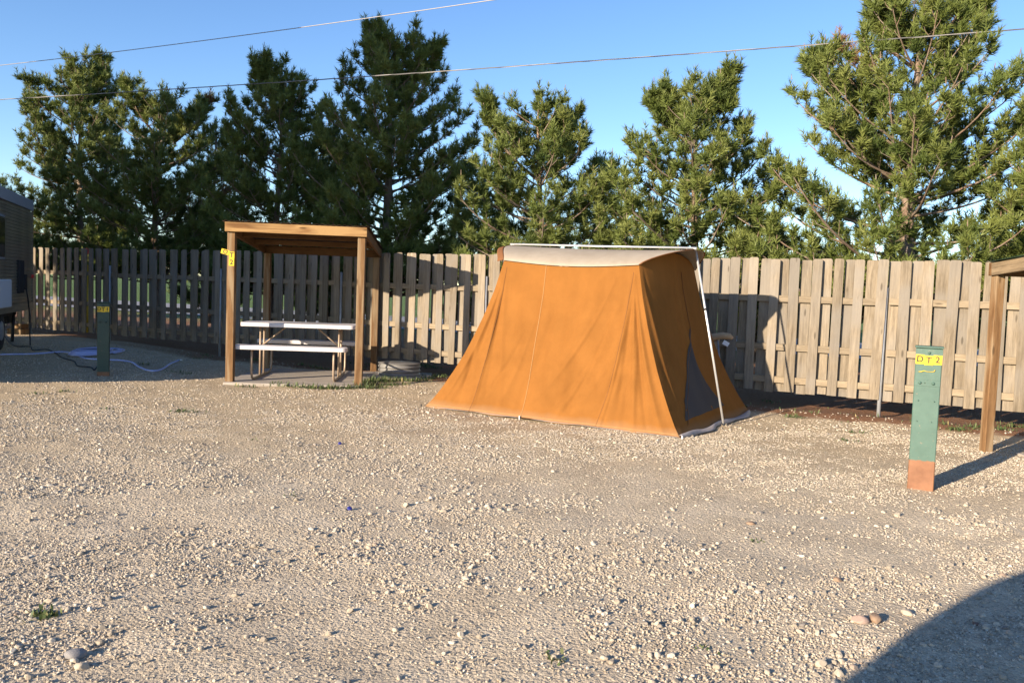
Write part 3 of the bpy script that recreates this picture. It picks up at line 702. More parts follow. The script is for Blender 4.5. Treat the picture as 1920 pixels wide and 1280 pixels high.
# ------------------------------------------------------------------ camper
def camper():
    th = math.atan2(-.93, .35)                     # long axis, from the rear corner towards the front
    c0 = G(60, 640); d0 = ray(60, 560); k = 16.9 / d0.y; rc = Vector((d0.x * k, d0.y * k, 0))
    t = empty('camper_trailer', (rc.x, rc.y, ghz(rc.x, rc.y)), th, 'beige ribbed camper trailer parked on the shaded gravel at the left edge', 'camper')
    # local: x forward 0..7.6, visible side at y = 0 (body towards -y ... ), z up
    L, Wd, z0, z1 = 7.5, 2.35, .66, 2.80; ys = -1
    nb = 30; hz = (z1 - z0 - .34) / nb
    MB().box((L / 2, ys * Wd / 2, (z0 + z1) / 2), (L - .02, Wd - .03, z1 - z0 - .02), .04).build('body_shell', M['siding'], t)
    me = None
    for i in range(nb):
        z = z0 + .17 + i * hz
        if me is None:
            o = MB().box((0, 0, 0), (L, .02, hz * .86), .006).build('siding_rib', M['siding'], t, (L / 2, -.006, z + hz / 2)); me = o.data
        else: link('siding_rib', me, None, t, (L / 2, -.006, z + hz / 2))
    MB().box((L / 2, .003, z0 + .08), (L + .01, .028, .15), .005).build('skirt', M['siding'], t)
    MB().box((L / 2, .0, z1 - .05), (L + .02, .05, .20), .006).build('fascia', M['grey_plastic'], t)
    MB().box((0, 0, 0), (.03, .03, z1 - z0), .004).build('corner_trim', M['siding'], t, (.0, .004, (z0 + z1) / 2))
    MB().box((L / 2, ys * Wd / 2, z1 + .035), (L + .03, Wd + .03, .05), .005).build('roof', M['grey_plastic'], t)
    MB().box((0, 0, 0), (.9, .7, .22), .08).build('roof_vent', M['white_paint'], t, (1.9, -.6, z1 + .17))
    w = MB().box((0, 0, 0), (1.0, .03, .7), .01).build('window', M['glass'], t, (3.1, .012, 2.0)); MB().box((0, -.004, 0), (1.08, .02, .78), .01).build('frame', M['grey_plastic'], w)
    w = MB().box((0, 0, 0), (.46, .06, .62), .01).build('vent_panel', M['black'], t, (1.25, .015, 1.32)); 
    MB().box((0, 0, 0), (.22, .06, .3), .01).build('outlet_box', M['black'], t, (.86, .018, 1.22))
    MB().box((0, 0, 0), (2.2, .05, .50), .02).build('lower_panel', M['white_paint'], t, (3.25, .02, 1.02))
    MB().box((0, 0, 0), (.08, .05, .07), .01).build('tail_light', M['red_paint'], t, (.06, .02, 1.33))
    for x in (2.5, 3.35):
        wh = MB().lathe([(.0, -.11), (.2, -.11), (.33, -.10), (.36, -.06), (.36, .06), (.33, .10), (.2, .11), (.0, .11)], 28).build('wheel', M['black'], t, (x, -.16, .36), (rad(90), 0, 0))
        MB().lathe([(0, -.125), (.16, -.12), (.19, -.10), (.19, -.09)], 20).build('rim', M['galv'], wh)
    MB().tube([(.55, -.25, .03), (.42, -.25, .6)], .03, 8).build('stabiliser', M['black'], t)
    MB().box((L / 2, ys * Wd / 2, z0 - .06), (L - .3, Wd - .5, .10), .01).build('chassis', M['black'], t)
    MB().box((.45, -.5, z0 - .16), (.5, .4, .22), .02).build('waste_tank', M['black'], t)
    MB().tube([(.95, .06, 1.1), (1.0, .1, .9), (.92, .1, .75), (.8, .1, .55), (1.1, .15, .2), (1.35, .2, .03)], .013, 7).build('hanging_cable', M['black'], t)
    for z in (0.045, .135): pass
    return t
camper()
bl = G(35, 636); o = tag(MB().box((0, 0, .06), (.42, .26, .14), .008).box((.06, 0, .19), (.24, .22, .10), .008).build('wood_block', M['post_wood'], None, (bl.x, bl.y, ghz(bl.x, bl.y)), (0, 0, rad(-20))), 'stacked timber blocks on the gravel under the camper rear', 'block')

# ------------------------------------------------------------------ posts behind the fence
p = onfence(161, 560, 1.1); t = empty('marker_post', (p.x, p.y, 0), 0, 'yellow post with red top standing behind the fence, seen through a gap at the left', 'post')
MB().tube([(0, 0, 0), (0, 0, 1.75)], .06, 12).build('post_shaft', M['yellow_paint'], t)
MB().lathe([(.065, 1.75), (.08, 1.80), (.085, 1.95), (.08, 2.08), (.04, 2.13), (.0, 2.14)], 16).build('red_cap', M['red_paint'], t)
p = onfence(927, 560, 1.4); t = empty('pipe_post', (p.x, p.y, 0), 0, 'white pipe post behind the fence just left of the tent roof', 'post')
MB().tube([(0, 0, 0), (0, 0, 1.83)], .035, 12).build('pipe', M['white_paint'], t); MB().lathe([(.045, 1.83), (.045, 1.87), (0, 1.88)], 12).build('cap', M['white_paint'], t)

# ------------------------------------------------------------------ pines
def perp_right(base):
    d = Vector((base[0], base[1], 0)).normalized(); return Vector((d.y, -d.x, 0))
class Wood:
    def __init__(s): s.v = []; s.f = []
    def tube(s, pts, rs, n):
        b = len(s.v); prev = None
        for i, p in enumerate(pts):
            t = (pts[min(i + 1, len(pts) - 1)] - pts[max(i - 1, 0)])
            t = t.normalized() if t.length > 1e-9 else Vector((0, 0, 1))
            a = t.orthogonal().normalized() if prev is None else (prev - t * prev.dot(t)).normalized(); prev = a; c = t.cross(a)
            for k in range(n): w = 2 * math.pi * k / n; s.v.append(tuple(p + (a * math.cos(w) + c * math.sin(w)) * rs[i]))
        for i in range(len(pts) - 1):
            for k in range(n): s.f.append((b + i * n + k, b + i * n + (k + 1) % n, b + (i + 1) * n + (k + 1) % n, b + (i + 1) * n + k))
def pine(base, H, prof, seed, label, brown=(), dens=1.0, r0=.12, needles=26, f0=.16, lean=0.0, spires=(), grp='pine trees in a row behind the fence', tintoff=0.0, bare=.22, zlow=1.35):
    """prof: (height fraction, reach to the left, reach to the right) in metres"""
    R = random.Random(seed); rg = np.random.default_rng(seed)
    t = empty('pine_tree', (base[0], base[1], ghz(base[0], base[1]) if abs(base[0]) < 13 else 0), 0, label, 'pine tree', grp)
    rt = perp_right(base); fd = Vector((-rt.y, rt.x, 0)); wd = Wood()
    fs_ = [p[0] for p in prof]; wl = [p[1] for p in prof]; wr = [p[2] for p in prof]
    n = 14; trunk = []
    for i in range(n + 1):
        f = i / n; trunk.append(rt * (lean * f + .10 * math.sin(f * 5 + seed)) * f + fd * .08 * math.sin(f * 4 + seed * 2) + Vector((0, 0, H * .97 * f)))
    wd.tube(trunk, [r0 * (1 - .93 * (i / n) ** .9) + .006 for i in range(n + 1)], 9)
    def tp(z):
        f = max(0, min(.999, z / (H * .97))) * n; i = int(f); return trunk[i].lerp(trunk[i + 1], f - i)
    candles = []; shoots = []      # (pos, dir, length, tint)
    up = Vector((0, 0, 1))
    def shoot(p, d, l, tn): shoots.append((p, d.normalized(), l, tn))
    def branch(o, az, L, el0, el1, rad0, zf):
        hd = rt * math.cos(az) + fd * math.sin(az); sd_ = rt * -math.sin(az) + fd * math.cos(az)
        m = max(5, int(L / .22)); pts = [o]; seg = L / m / max(.55, math.cos((el0 + el1) / 2)); wob = R.uniform(-.25, .25)
        for i in range(m):
            f = (i + .5) / m; el = el0 + (el1 - el0) * f ** 1.6
            d = (hd * math.cos(el) + up * math.sin(el) + sd_ * wob * math.sin(f * 3)).normalized(); pts.append(pts[-1] + d * seg)
        wd.tube(pts, [rad0 * (1 - .85 * i / m) + .003 for i in range(m + 1)], 5)
        isb = R.random() < .0
        bt = None
        for (bf0, bf1, ba, br_) in brown:
            if bf0 < zf < bf1 and abs(math.atan2(math.sin(az - ba), math.cos(az - ba))) < br_ and R.random() < .4: bt = R.uniform(.88, 1)
        start = bare if L > .7 else .12; tot = L; s = start * m; k = 0
        step = .185 / seg / dens
        while s < m:
            i = int(s); q = pts[i].lerp(pts[min(i + 1, m)], s - i); bd = (pts[min(i + 1, m)] - pts[i]).normalized()
            f = s / m; sgn = 1 if k % 2 else -1; k += 1
            l = min(.62, .16 + .42 * L * .45 * (1 - f) + R.uniform(0, .14))
            d = (bd * .75 + sd_ * sgn * R.uniform(.45, 1.0) + up * R.uniform(-.05, .55)).normalized()
            e = q + d * l * .6; e2 = e + (d * .6 + up * .65).normalized() * l * .4
            wd.tube([q, e, e2], [.007, .005, .003], 3)
            tn = bt if bt else min(.70, max(0, R.gauss(.34 + tintoff + .22 * f, .15)))
            ns = max(2, int(round((l / .13) * dens)))
            for j in range(ns):
                g_ = (j + .6) / ns; pp = q.lerp(e, min(1, g_ / .6)) if g_ < .6 else e.lerp(e2, (g_ - .6) / .4)
                dd = d * .55 + up * R.uniform(.35, 1.0) + Vector((R.gauss(0, .35), R.gauss(0, .35), 0))
                shoot(pp, dd, R.uniform(.09, .17), min(1, tn + (R.gauss(0, .05) if not bt else 0)))
            hub = e.lerp(e2, .5)
            for j in range(5):
                w = j * 1.257 + R.random(); cv = hd * math.cos(w) + sd_ * math.sin(w)
                shoot(hub, d * .35 + up * R.uniform(.45, .9) + cv * .75, R.uniform(.10, .17), min(1, tn + .04) if not bt else tn)
            shoot(e2, d * .25 + up, R.uniform(.16, .26), min(.76, tn + .12) if not bt else tn)
            if R.random() < .5: candles.append((e2 + up * .22, (up + d * .2).normalized()))
            s += step * R.uniform(.75, 1.3)
        shoot(pts[-1], (pts[-1] - pts[-2]).normalized() + up * .6, .28, bt or .6); shoot(pts[-1] - up * .08, up + hd * .4, .2, bt or .5); shoot(pts[-1] - up * .05, up - hd * .2 + sd_ * .4, .2, bt or .5)
    z = zlow; az0 = R.random() * 6
    while z < H * .955:
        zf = z / H; k = R.choice((6, 6, 7)) if zf < .4 else R.choice((4, 5, 5, 6)) if zf < .8 else R.choice((3, 4))
        for j in range(k):
            if R.random() < .07: continue
            az = az0 + 2 * math.pi * j / k + R.uniform(-.3, .3); c = math.cos(az); s_ = abs(math.sin(az))
            a, b = np.interp(zf, fs_, wl), np.interp(zf, fs_, wr); w = b if c > 0 else a
            L = (w * abs(c) ** 1.2 + (a + b) / 2 * .9 * s_) / (abs(c) ** 1.2 + s_) * R.uniform(.85, 1.12)
            if zf > .78: L *= 1 - 1.7 * (zf - .78)
            if L < .12: L = .12
            e0 = rad(R.uniform(-10, 12) + 34 * zf ** 2); e1 = rad(R.uniform(20, 48) + 26 * zf)
            drop = L * math.tan(e0 * .6 + e1 * .4)
            zo = max(zlow, z - max(0, drop) * .95)
            branch(tp(zo + R.uniform(-.08, .08)), az, L, e0, e1, .007 + .010 * L, zf)
        az0 += 1.2 + R.random(); z += (R.uniform(.20, .31) if zf < .8 else R.uniform(.13, .19)) / dens
    for (sx, z0, z1) in spires:        # secondary leaders: lateral offset, from height, to height
        o = tp(z0); m = 9; pts = []
        for i in range(m + 1):
            f = i / m; pts.append(o + rt * sx * (1 - (1 - f) ** 2) + fd * .1 * math.sin(3 * f + sx * 9) + up * (z1 - z0) * f)
        wd.tube(pts, [.035 * (1 - .8 * i / m) for i in range(m + 1)], 6)
        for i in range(2, m + 1):
            for j in range(3):
                az = R.random() * 6.28; q = pts[i] if i == m else pts[i].lerp(pts[i + 1], R.random())
                sv = pts; branch(q, az, R.uniform(.08, .28) * (1.15 - i / m * .8), rad(15), rad(60), .008, .7)
    for q in range(5): shoot(tp(H * (.90 + .02 * q)), up + Vector((R.gauss(0, .35), R.gauss(0, .35), 0)), .25, .55)
    shoot(tp(H * .97) - up * .1, up, .35, .6)
    for (q, d_) in candles[::2]: wd.tube([q, q + d_ * .10], [.010, .005], 3)
    # wood mesh
    me = bpy.data.meshes.new('trunk'); me.from_pydata(wd.v, [], wd.f); me.polygons.foreach_set('use_smooth', [True] * len(wd.f)); me.update(); link('trunk', me, M['bark'], t)
    # needles
    zmax = max(s_[0].z for s_ in shoots) + .22; zk = min(1.08, H / zmax)
    for v in me.vertices: v.co.z *= zk
    P = np.array([s[0][:] for s in shoots]); P[:, 2] *= zk; D = np.array([s[1][:] for s in shoots]); Ls = np.array([s[2] for s in shoots]); T = np.array([s[3] for s in shoots])
    ns = len(P); K = needles
    g_ = rg.random((ns, K)) ** .8; ang = rad(26) + rg.random((ns, K)) * rad(44); ang = ang * (1.15 - .45 * g_); ph = rg.random((ns, K)) * 2 * np.pi
    A = np.cross(D, np.array([.31, .77, .2])); A /= np.linalg.norm(A, axis=1, keepdims=True); B = np.cross(D, A)
    base_ = P[:, None] + D[:, None] * (g_ * Ls[:, None])[..., None]
    radial = A[:, None] * np.cos(ph)[..., None] + B[:, None] * np.sin(ph)[..., None]
    nd = D[:, None] * np.cos(ang)[..., None] + radial * np.sin(ang)[..., None]
    ln = (.095 + rg.random((ns, K)) * .045)
    side = np.cross(nd, rg.normal(size=(ns, K, 3))); side /= np.linalg.norm(side, axis=2, keepdims=True)
    wv = .0085
    V = np.stack([base_ - side * wv, base_ + side * wv, base_ + nd * ln[..., None]], 2).reshape(-1, 3)
    nf = ns * K; me = bpy.data.meshes.new('crown')
    me.vertices.add(nf * 3); me.vertices.foreach_set('co', V.ravel()); me.loops.add(nf * 3); me.loops.foreach_set('vertex_index', np.arange(nf * 3, dtype=np.int32))
    me.polygons.add(nf); me.polygons.foreach_set('loop_start', np.arange(0, nf * 3, 3, dtype=np.int32)); me.polygons.foreach_set('loop_total', np.full(nf, 3, dtype=np.int32)); me.update(calc_edges=True)
    tint = np.repeat(np.clip(T[:, None] + rg.normal(0, .035, (ns, K)) * (T[:, None] < .86), 0, 1).ravel(), 3)
    at = me.attributes.new('tint', 'FLOAT', 'POINT'); at.data.foreach_set('value', tint.astype(np.float32))
    c = link('crown', me, M['needles'], t); c['kind'] = 'stuff'
    PINES.append((t, nf))
    return t
PINES = []
def pine_at(xb, off, ytop, prof_px, seed, label, **kw):
    """prof_px: rows (y, x_left, x_right) read off the outline; trunk foot at column xb"""
    o = onfence(xb, 560, off); sc = Vector((o.x, o.y, 0)).length / math.sqrt(1 + ((xb - 960) / FPX) ** 2) / FPX      # m per px (depth based)
    hor = 545.2 + .037 * (xb - 960); ztop = EYE + (hor - ytop) * sc
    prof = []
    for (y, xl, xr) in prof_px: prof.append(((EYE + (hor - y) * sc) / ztop, (xb - xl) * sc, (xr - xb) * sc))
    prof.sort(); 
    k = {}
    if 'spires_px' in kw:
        k['spires'] = [((xs - xb) * sc, EYE + (hor - ya) * sc, EYE + (hor - yb) * sc) for xs, ya, yb in kw.pop('spires_px')]
    return pine((o.x, o.y), ztop, prof, seed, label, **kw, **k)
PI = math.pi
pine_at(152, 3.2, 98, [(470, 30, 235), (380, 30, 235), (300, 50, 232), (210, 62, 215), (160, 105, 205), (125, 120, 188), (98, 145, 160)], 21, 'tall sunlit pine at the left with a narrow top, behind the camper', spires_px=[(72, 330, 185), (188, 230, 122)])
pine_at(292, 2.6, 160, [(475, 175, 420), (380, 165, 425), (300, 180, 420), (230, 210, 400), (190, 240, 375), (160, 280, 305)], 22, 'bushy broad pine between the left narrow pine and the shelter', spires_px=[(243, 260, 175), (372, 270, 188)], brown=((.45, .75, 0, .5),))
pine_at(515, 3.0, 104, [(475, 400, 640), (380, 390, 640), (300, 410, 630), (200, 425, 600), (160, 460, 590), (130, 470, 560), (104, 520, 540)], 23, 'dark pine with a brown dying tip, behind the shelter roof', spires_px=[(478, 200, 118)], brown=((.84, 1.1, 0, 1.3),), dens=1.05)
pine_at(718, 3.0, 40, [(470, 570, 870), (400, 560, 870), (300, 565, 862), (230, 580, 850), (160, 620, 830), (110, 650, 808), (70, 690, 775), (40, 728, 748)], 24, 'tallest dark pine of the left group, behind the right end of the shelter', r0=.16, dens=1.05, spires_px=[(682, 160, 60), (795, 180, 90)])
pine_at(1005, 2.8, 168, [(470, 855, 1150), (400, 850, 1150), (330, 855, 1140), (290, 880, 1100), (230, 897, 1085), (195, 930, 1060), (168, 995, 1015)], 25, 'bright green pine directly behind the left half of the tent', spires_px=[(905, 330, 190), (1060, 300, 212)], dens=.95)
pine_at(1298, 2.8, 118, [(470, 1110, 1470), (400, 1105, 1465), (330, 1120, 1440), (280, 1160, 1420), (210, 1205, 1398), (160, 1215, 1375), (118, 1275, 1330)], 26, 'open crowned pine behind the right end of the tent', spires_px=[(1345, 230, 122), (1222, 250, 160)], dens=.92)
pine_at(1696, 3.0, -45, [(480, 1385, 1920), (420, 1370, 1925), (350, 1375, 1910), (310, 1430, 1895), (260, 1465, 1885), (180, 1470, 1880), (120, 1500, 1862), (60, 1540, 1840), (0, 1590, 1810), (-45, 1680, 1712)], 27, 'largest pine, spreading above the fence by the green DT2 pedestal', r0=.17, brown=((.80, .96, PI, .35),), spires_px=[(1520, 230, 95), (1625, 120, 15), (1800, 60, -20)], dens=.95, f0=.16)
pine_at(2030, 3.0, 130, [(480, 1850, 2200), (380, 1850, 2200), (300, 1870, 2180), (230, 1885, 2150), (130, 2020, 2040)], 28, 'pine cut off by the right edge above the green edged shelter', dens=.9)
pine_at(-20, 5.0, 325, [(470, -140, 70), (400, -90, 45), (325, -40, 0)], 29, 'low dark pine top above the camper roof at the left edge', needles=20)
# second row, farther back
for (xb, off, yt, w, sd_, lb) in ((905, 8.5, 292, 75, 31, 'dark small pine seen between the tall left group and the tent pines'),
                                 (1128, 8.0, 290, 60, 32, 'dark pine filling the gap between the two pines behind the tent'),
                                 (1425, 9.0, 415, 55, 33, 'low dark pine behind the fence right of the tent'),
                                 (1545, 10.0, 440, 60, 34, 'low dark pine half hidden under the largest pine'),
                                 (395, 7.0, 235, 70, 35, 'dark pine filling the gap left of the shelter'),
                                 (622, 7.5, 240, 75, 36, 'dark pine filling the gap between the two tall dark pines'),
                                 (1900, 9.0, 440, 60, 37, 'low pine far behind the shelter at the right edge')):
    pine_at(xb, off, yt, [(475, xb - w, xb + w), (yt + (475 - yt) * .5, xb - w * .8, xb + w * .8), (yt + 30, xb - w * .4, xb + w * .4), (yt, xb - 8, xb + 8)], sd_, lb, needles=18, dens=.85, zlow=.5, grp='smaller pines in the second row')
print('needle triangles', sum(p[1] for p in PINES))

# ------------------------------------------------------------------ overhead lines
def wire(a, b, ha, hb, r, mat, label, twist=False, ext=1.0):
    """a, b: (x, y) of the photograph with heights above ground"""
    def at(px, h):
        d = ray(*px); k = (h - EYE) / d.z; return Vector((0, 0, EYE)) + d * k
    A, B = at(a, ha), at(b, hb); d = B - A; P0 = A - d * ext; P1 = B + d * ext; n = 160; pts = []
    L = (P1 - P0).length
    for i in range(n + 1):
        f = i / n; s = (P1 - P0).length * (f - .5); pts.append(P0.lerp(P1, f))
    sagf = lambda f: 0.0
    mb = MB()
    for i, p in enumerate(pts):
        f = (i / n) * (1 + 2 * ext) - ext; p.z += .16 * (f * (f - 1))      # hangs a little between the two readings
    o = empty('overhead_cable', pts[0], 0, label, 'cable')
    base = pts[0]
    if twist:
        for ph in (0, 2.1, 4.2):
            q = []
            m = 900
            for i in range(m + 1):
                f = i / m * n; j = min(int(f), n - 1); c = pts[j].lerp(pts[j + 1], f - j); w = i / m * L / .55 * 2 * PI / 3 + ph
                e = (P1 - P0).normalized().cross(Vector((0, 0, 1))).normalized(); c = c + e * math.cos(w) * r * .8 + Vector((0, 0, 1)) * math.sin(w) * r * .8; q.append(c - base)
            MB().tube(q, r * .72, 5).build('strand', mat if ph else M['thin_cable'], o)
    else: MB().tube([p - base for p in pts], r, 6).build('strand', mat, o)
    return pts
w2 = wire((0, 187), (1920, 55), 5.5, 5.5, .0072, M['cable'], 'lower twisted power cable crossing in front of the pines', True, .8)
w1 = wire((0, 123), (928, 0), 6.0, 6.0, .007, M['thin_cable'], 'thin upper cable crossing the sky at the top left', False, 1.2)

# ------------------------------------------------------------------ weeds and grass
WD = .6
def blades(name, spots, label, cat='weeds', dens=220):
    """spots: (x, y, rx, ry, height, count) in metres"""
    rg = np.random.default_rng(hash(name) % 1000 + len(spots)); V = []; T = []
    for (cx, cy, rx, ry, hgt, cnt) in spots:
        cnt = max(3, int(cnt * WD)); n = cnt; x = cx + rg.normal(0, rx * .5, n); y = cy + rg.normal(0, ry * .5, n); z = gh(x, y) - .004
        az = rg.random(n) * 2 * np.pi; le = hgt * (.4 + rg.random(n) * .8); out = rg.random(n) * 1.1 + .15
        b = np.stack([x, y, z], 1); d = np.stack([np.cos(az) * np.sin(out), np.sin(az) * np.sin(out), np.cos(out)], 1)
        sd_ = np.stack([-np.sin(az), np.cos(az), np.zeros(n)], 1) * (.004 + rg.random(n)[:, None] * .006)
        mid = b + d * le[:, None] * .55; tip = b + d * le[:, None] - np.array([0, 0, 1]) * (le * .18 * out)[:, None]
        V.append(np.stack([b - sd_ * .5, b + sd_ * .5, mid + sd_, mid - sd_, tip], 1).reshape(-1, 3)); T.append(np.repeat(np.clip(rg.normal(.42, .24, n), 0, 1), 5))
    V = np.concatenate(V); T = np.concatenate(T); n = len(V) // 5; i = np.arange(n)[:, None] * 5
    f = np.concatenate([i + np.array([[0, 1, 2, 3]]), i + np.array([[3, 2, 4, 4]])], 1).reshape(-1, 4)
    faces = [tuple(a) if a[2] != a[3] else tuple(a[:3]) for a in f.tolist()]
    me = bpy.data.meshes.new(name); me.from_pydata(V.tolist(), [], faces); me.update()
    at = me.attributes.new('tint', 'FLOAT', 'POINT'); at.data.foreach_set('value', T.astype(np.float32))
    return tag(link(name, me, M['weeds']), label, cat, None, 'stuff')
rw = random.Random(4); sp_ = []
for (x, y, c, h_) in ((455, 724, 60, .07), (520, 722, 130, .09), (545, 724, 140, .09), (575, 727, 120, .08), (596, 727, 170, .10), (620, 728, 140, .08), (640, 728, 130, .08), (655, 727, 120, .08), (678, 727, 120, .10), (690, 722, 260, .14), (705, 716, 260, .13), (700, 728, 200, .10), (725, 716, 200, .10), (745, 714, 170, .10), (780, 716, 180, .09), (800, 712, 180, .09), (820, 706, 150, .09), (730, 724, 90, .07), (760, 722, 80, .07), (810, 690, 160, .08), (795, 686, 160, .08), (485, 696, 60, .06)):
    g_ = G(x, y); sp_.append((g_.x, g_.y, .22, .12, h_, c))
blades('weeds', sp_, 'low green weeds growing round the edges of the shelter slab and fire ring pad')
sp_ = []
for k in range(170):
    s = rw.uniform(-5, 13); off = -abs(rw.gauss(0, .32)) - .02 if rw.random() < .75 else rw.uniform(.05, .9)
    p = FN * (FC + off) + FU * (FU.dot(onfence(1652, 700)) + s); sp_.append((p.x, p.y, .10, .06, rw.uniform(.03, .08), rw.choice((4, 8, 14, 40))))
blades('grass_strip', sp_, 'thin grass growing in the soil along the foot of the fence', 'grass')
sp_ = []
for (x, y, c, h_) in ((83, 1152, 90, .045), (85, 1154, 60, .04), (350, 773, 60, .05), (330, 771, 40, .04), (208, 765, 30, .04), (480, 826, 25, .03), (1040, 1235, 40, .03), (1320, 1220, 25, .025), (545, 930, 30, .02), (1420, 1016, 20, .02), (75, 738, 40, .05), (120, 735, 40, .05), (1590, 826, 60, .05), (1610, 812, 50, .05), (1900, 800, 120, .08), (1880, 812, 120, .07), (1830, 805, 120, .08), (1795, 810, 140, .07), (1500, 785, 40, .05), (330, 697, 60, .06), (350, 700, 60, .06), (270, 684, 60, .06)):
    g_ = G(x, y); sp_.append((g_.x, g_.y, .06 if y > 900 else .16, .05 if y > 900 else .09, h_, c))
blades('weed_tufts', sp_, 'small scattered green weed tufts in the open gravel')
# tall grass beyond the fence (seen through the gaps)
sp_ = []
for k in range(600):
    s = rw.uniform(-6, 30); off = rw.uniform(10, 24); p = FN * (FC + off) + FU * (FU.dot(onfence(1652, 700)) + s); sp_.append((p.x, p.y, 1.0, .8, rw.uniform(.12, .3), 16))
blades('field_grass', sp_, 'green field grass beyond the fence', 'grass')

# ------------------------------------------------------------------ stones
def stone_mesh(seed, sub=1, name='stone'):
    R = random.Random(seed); bm = bmesh.new(); bmesh.ops.create_icosphere(bm, subdivisions=sub + 1, radius=1)
    ax = [Vector((R.gauss(0, 1), R.gauss(0, 1), R.gauss(0, 1))).normalized() for _ in range(7)]; cut = [R.uniform(.55, .9) for _ in range(7)]
    sc = (R.uniform(.9, 1.35), R.uniform(.75, 1.0), R.uniform(.5, .8))
    for v in bm.verts:
        for a, c in zip(ax, cut):
            d = v.co.dot(a)
            if d > c: v.co -= a * (d - c)
        v.co = Vector((v.co.x * sc[0], v.co.y * sc[1], v.co.z * sc[2])) * (1 + R.uniform(-.03, .03))
    me = bpy.data.meshes.new(name); bm.to_mesh(me); bm.free(); me.materials.append(M['stone']); return me
SC = bpy.data.collections.new('stone_shapes')
for i in range(8):
    o = bpy.data.objects.new('stone_shape', stone_mesh(100 + i)); SC.objects.link(o)
def gravel():
    rg = np.random.default_rng(12)
    def vnoise(x, y, f, s):
        return (np.sin(x * f + s) * np.sin(y * f * 1.3 + s * 2) + np.sin(x * f * 1.9 + y * f * .8 + s * 3) + np.sin(y * f * 2.3 - x * f * 1.1 + s)) / 3
    pts = []
    def region(n, y0, y1, smin, smax, pw):
        # uniform over the ground wedge in front of the camera, wider than the view
        y = np.sqrt(rg.random(n) * (y1 ** 2 - y0 ** 2) + y0 ** 2); x = (rg.random(n) * 2 - 1) * (.78 * y + .8)
        keep = np.ones(n, bool)
        dn = .42 + .50 * vnoise(x, y, 1.1, 1.0) + .42 * vnoise(x, y, 3.7, 4.0) + .25 * vnoise(x, y, 9.0, 2.0)
        # trodden dusty tracks
        for (cx, cy, w) in ((0.0, 3.4, .6), (-2.2, 5.2, .5), (.4, 5.3, .45), (1.9, 5.6, .6), (3.2, 6.3, .5)):
            dn = dn - .5 * np.exp(-(((x - cx) / 1.3) ** 2 + ((y - cy) / w) ** 2))
        keep &= rg.random(n) < np.clip(dn * 1.5, .10, 1)
        d = x * FN.x + y * FN.y - FC; keep &= (d < -.75 + .2 * vnoise(x, y, 2, 2)) | ((d < 0) & (rg.random(n) < .22))
        # keep off slabs and out of the tent
        def inrect(cx, cy, sx, sy, a):
            dx, dy = x - cx, y - cy; u = dx * math.cos(a) + dy * math.sin(a); v = -dx * math.sin(a) + dy * math.cos(a); return (abs(u) < sx / 2) & (abs(v) < sy / 2)
        keep &= ~inrect(-3.24, 13.0, 1.98, 2.12, rad(4)) & ~inrect(-1.83, 13.83, .98, .86, rad(4)) & ~inrect(6.35, 7.4, 2.05, 2.3, rad(4))
        u = (x - TO.x) * TU.x + (y - TO.y) * TU.y; v = (x - TO.x) * TV.x + (y - TO.y) * TV.y; keep &= ~((u > 0) & (u < 3.3) & (v > 0) & (v < 2.5))
        x, y = x[keep], y[keep]; s = smin + (smax - smin) * rg.random(len(x)) ** pw
        pts.append(np.stack([x, y, gh(x, y) + s * .18, s], 1))
    region(210000, 2.4, 5.5, .0022, .0085, 1.8); region(11000, 2.4, 6.0, .007, .021, 3.0)
    region(170000, 5.5, 9.5, .0035, .010, 2.0); region(9000, 5.5, 10, .009, .022, 3.4)
    region(80000, 9.5, 17.5, .006, .015, 2.0)
    A = np.concatenate(pts); n = len(A); me = bpy.data.meshes.new('gravel'); me.vertices.add(n); me.vertices.foreach_set('co', A[:, :3].ravel())
    a = me.attributes.new('size', 'FLOAT', 'POINT'); a.data.foreach_set('value', A[:, 3].astype(np.float32))
    e = np.stack([rg.normal(0, .35, n), rg.normal(0, .35, n), rg.random(n) * 6.28], 1)
    a = me.attributes.new('turn', 'FLOAT_VECTOR', 'POINT'); a.data.foreach_set('vector', e.ravel().astype(np.float32))
    a = me.attributes.new('pick', 'INT', 'POINT'); a.data.foreach_set('value', rg.integers(0, 8, n).astype(np.int32)); me.update()
    o = link('gravel', me, None); tag(o, 'loose pale gravel scattered over the whole campsite ground', 'gravel', None, 'stuff')
    ng = bpy.data.node_groups.new('scatter_gravel', 'GeometryNodeTree')
    ng.interface.new_socket('Geometry', in_out='INPUT', socket_type='NodeSocketGeometry'); ng.interface.new_socket('Geometry', in_out='OUTPUT', socket_type='NodeSocketGeometry')
    i = ng.nodes.new('NodeGroupInput'); ou = ng.nodes.new('NodeGroupOutput'); ip = ng.nodes.new('GeometryNodeInstanceOnPoints'); ci = ng.nodes.new('GeometryNodeCollectionInfo')
    ci.inputs[0].default_value = SC; ci.inputs['Separate Children'].default_value = True; ci.inputs['Reset Children'].default_value = True
    def na(nm, ty): q = ng.nodes.new('GeometryNodeInputNamedAttribute'); q.data_type = ty; q.inputs[0].default_value = nm; return q.outputs[0]
    er = ng.nodes.new('FunctionNodeEulerToRotation'); ng.links.new(na('turn', 'FLOAT_VECTOR'), er.inputs[0])
    ng.links.new(i.outputs[0], ip.inputs['Points']); ng.links.new(ci.outputs[0], ip.inputs['Instance']); ip.inputs['Pick Instance'].default_value = True
    ng.links.new(na('pick', 'INT'), ip.inputs['Instance Index']); ng.links.new(er.outputs[0], ip.inputs['Rotation']); ng.links.new(na('size', 'FLOAT'), ip.inputs['Scale'])
    ng.links.new(ip.outputs[0], ou.inputs[0])
    md = o.modifiers.new('scatter', 'NODES'); md.node_group = ng; print('stones', n)
gravel()
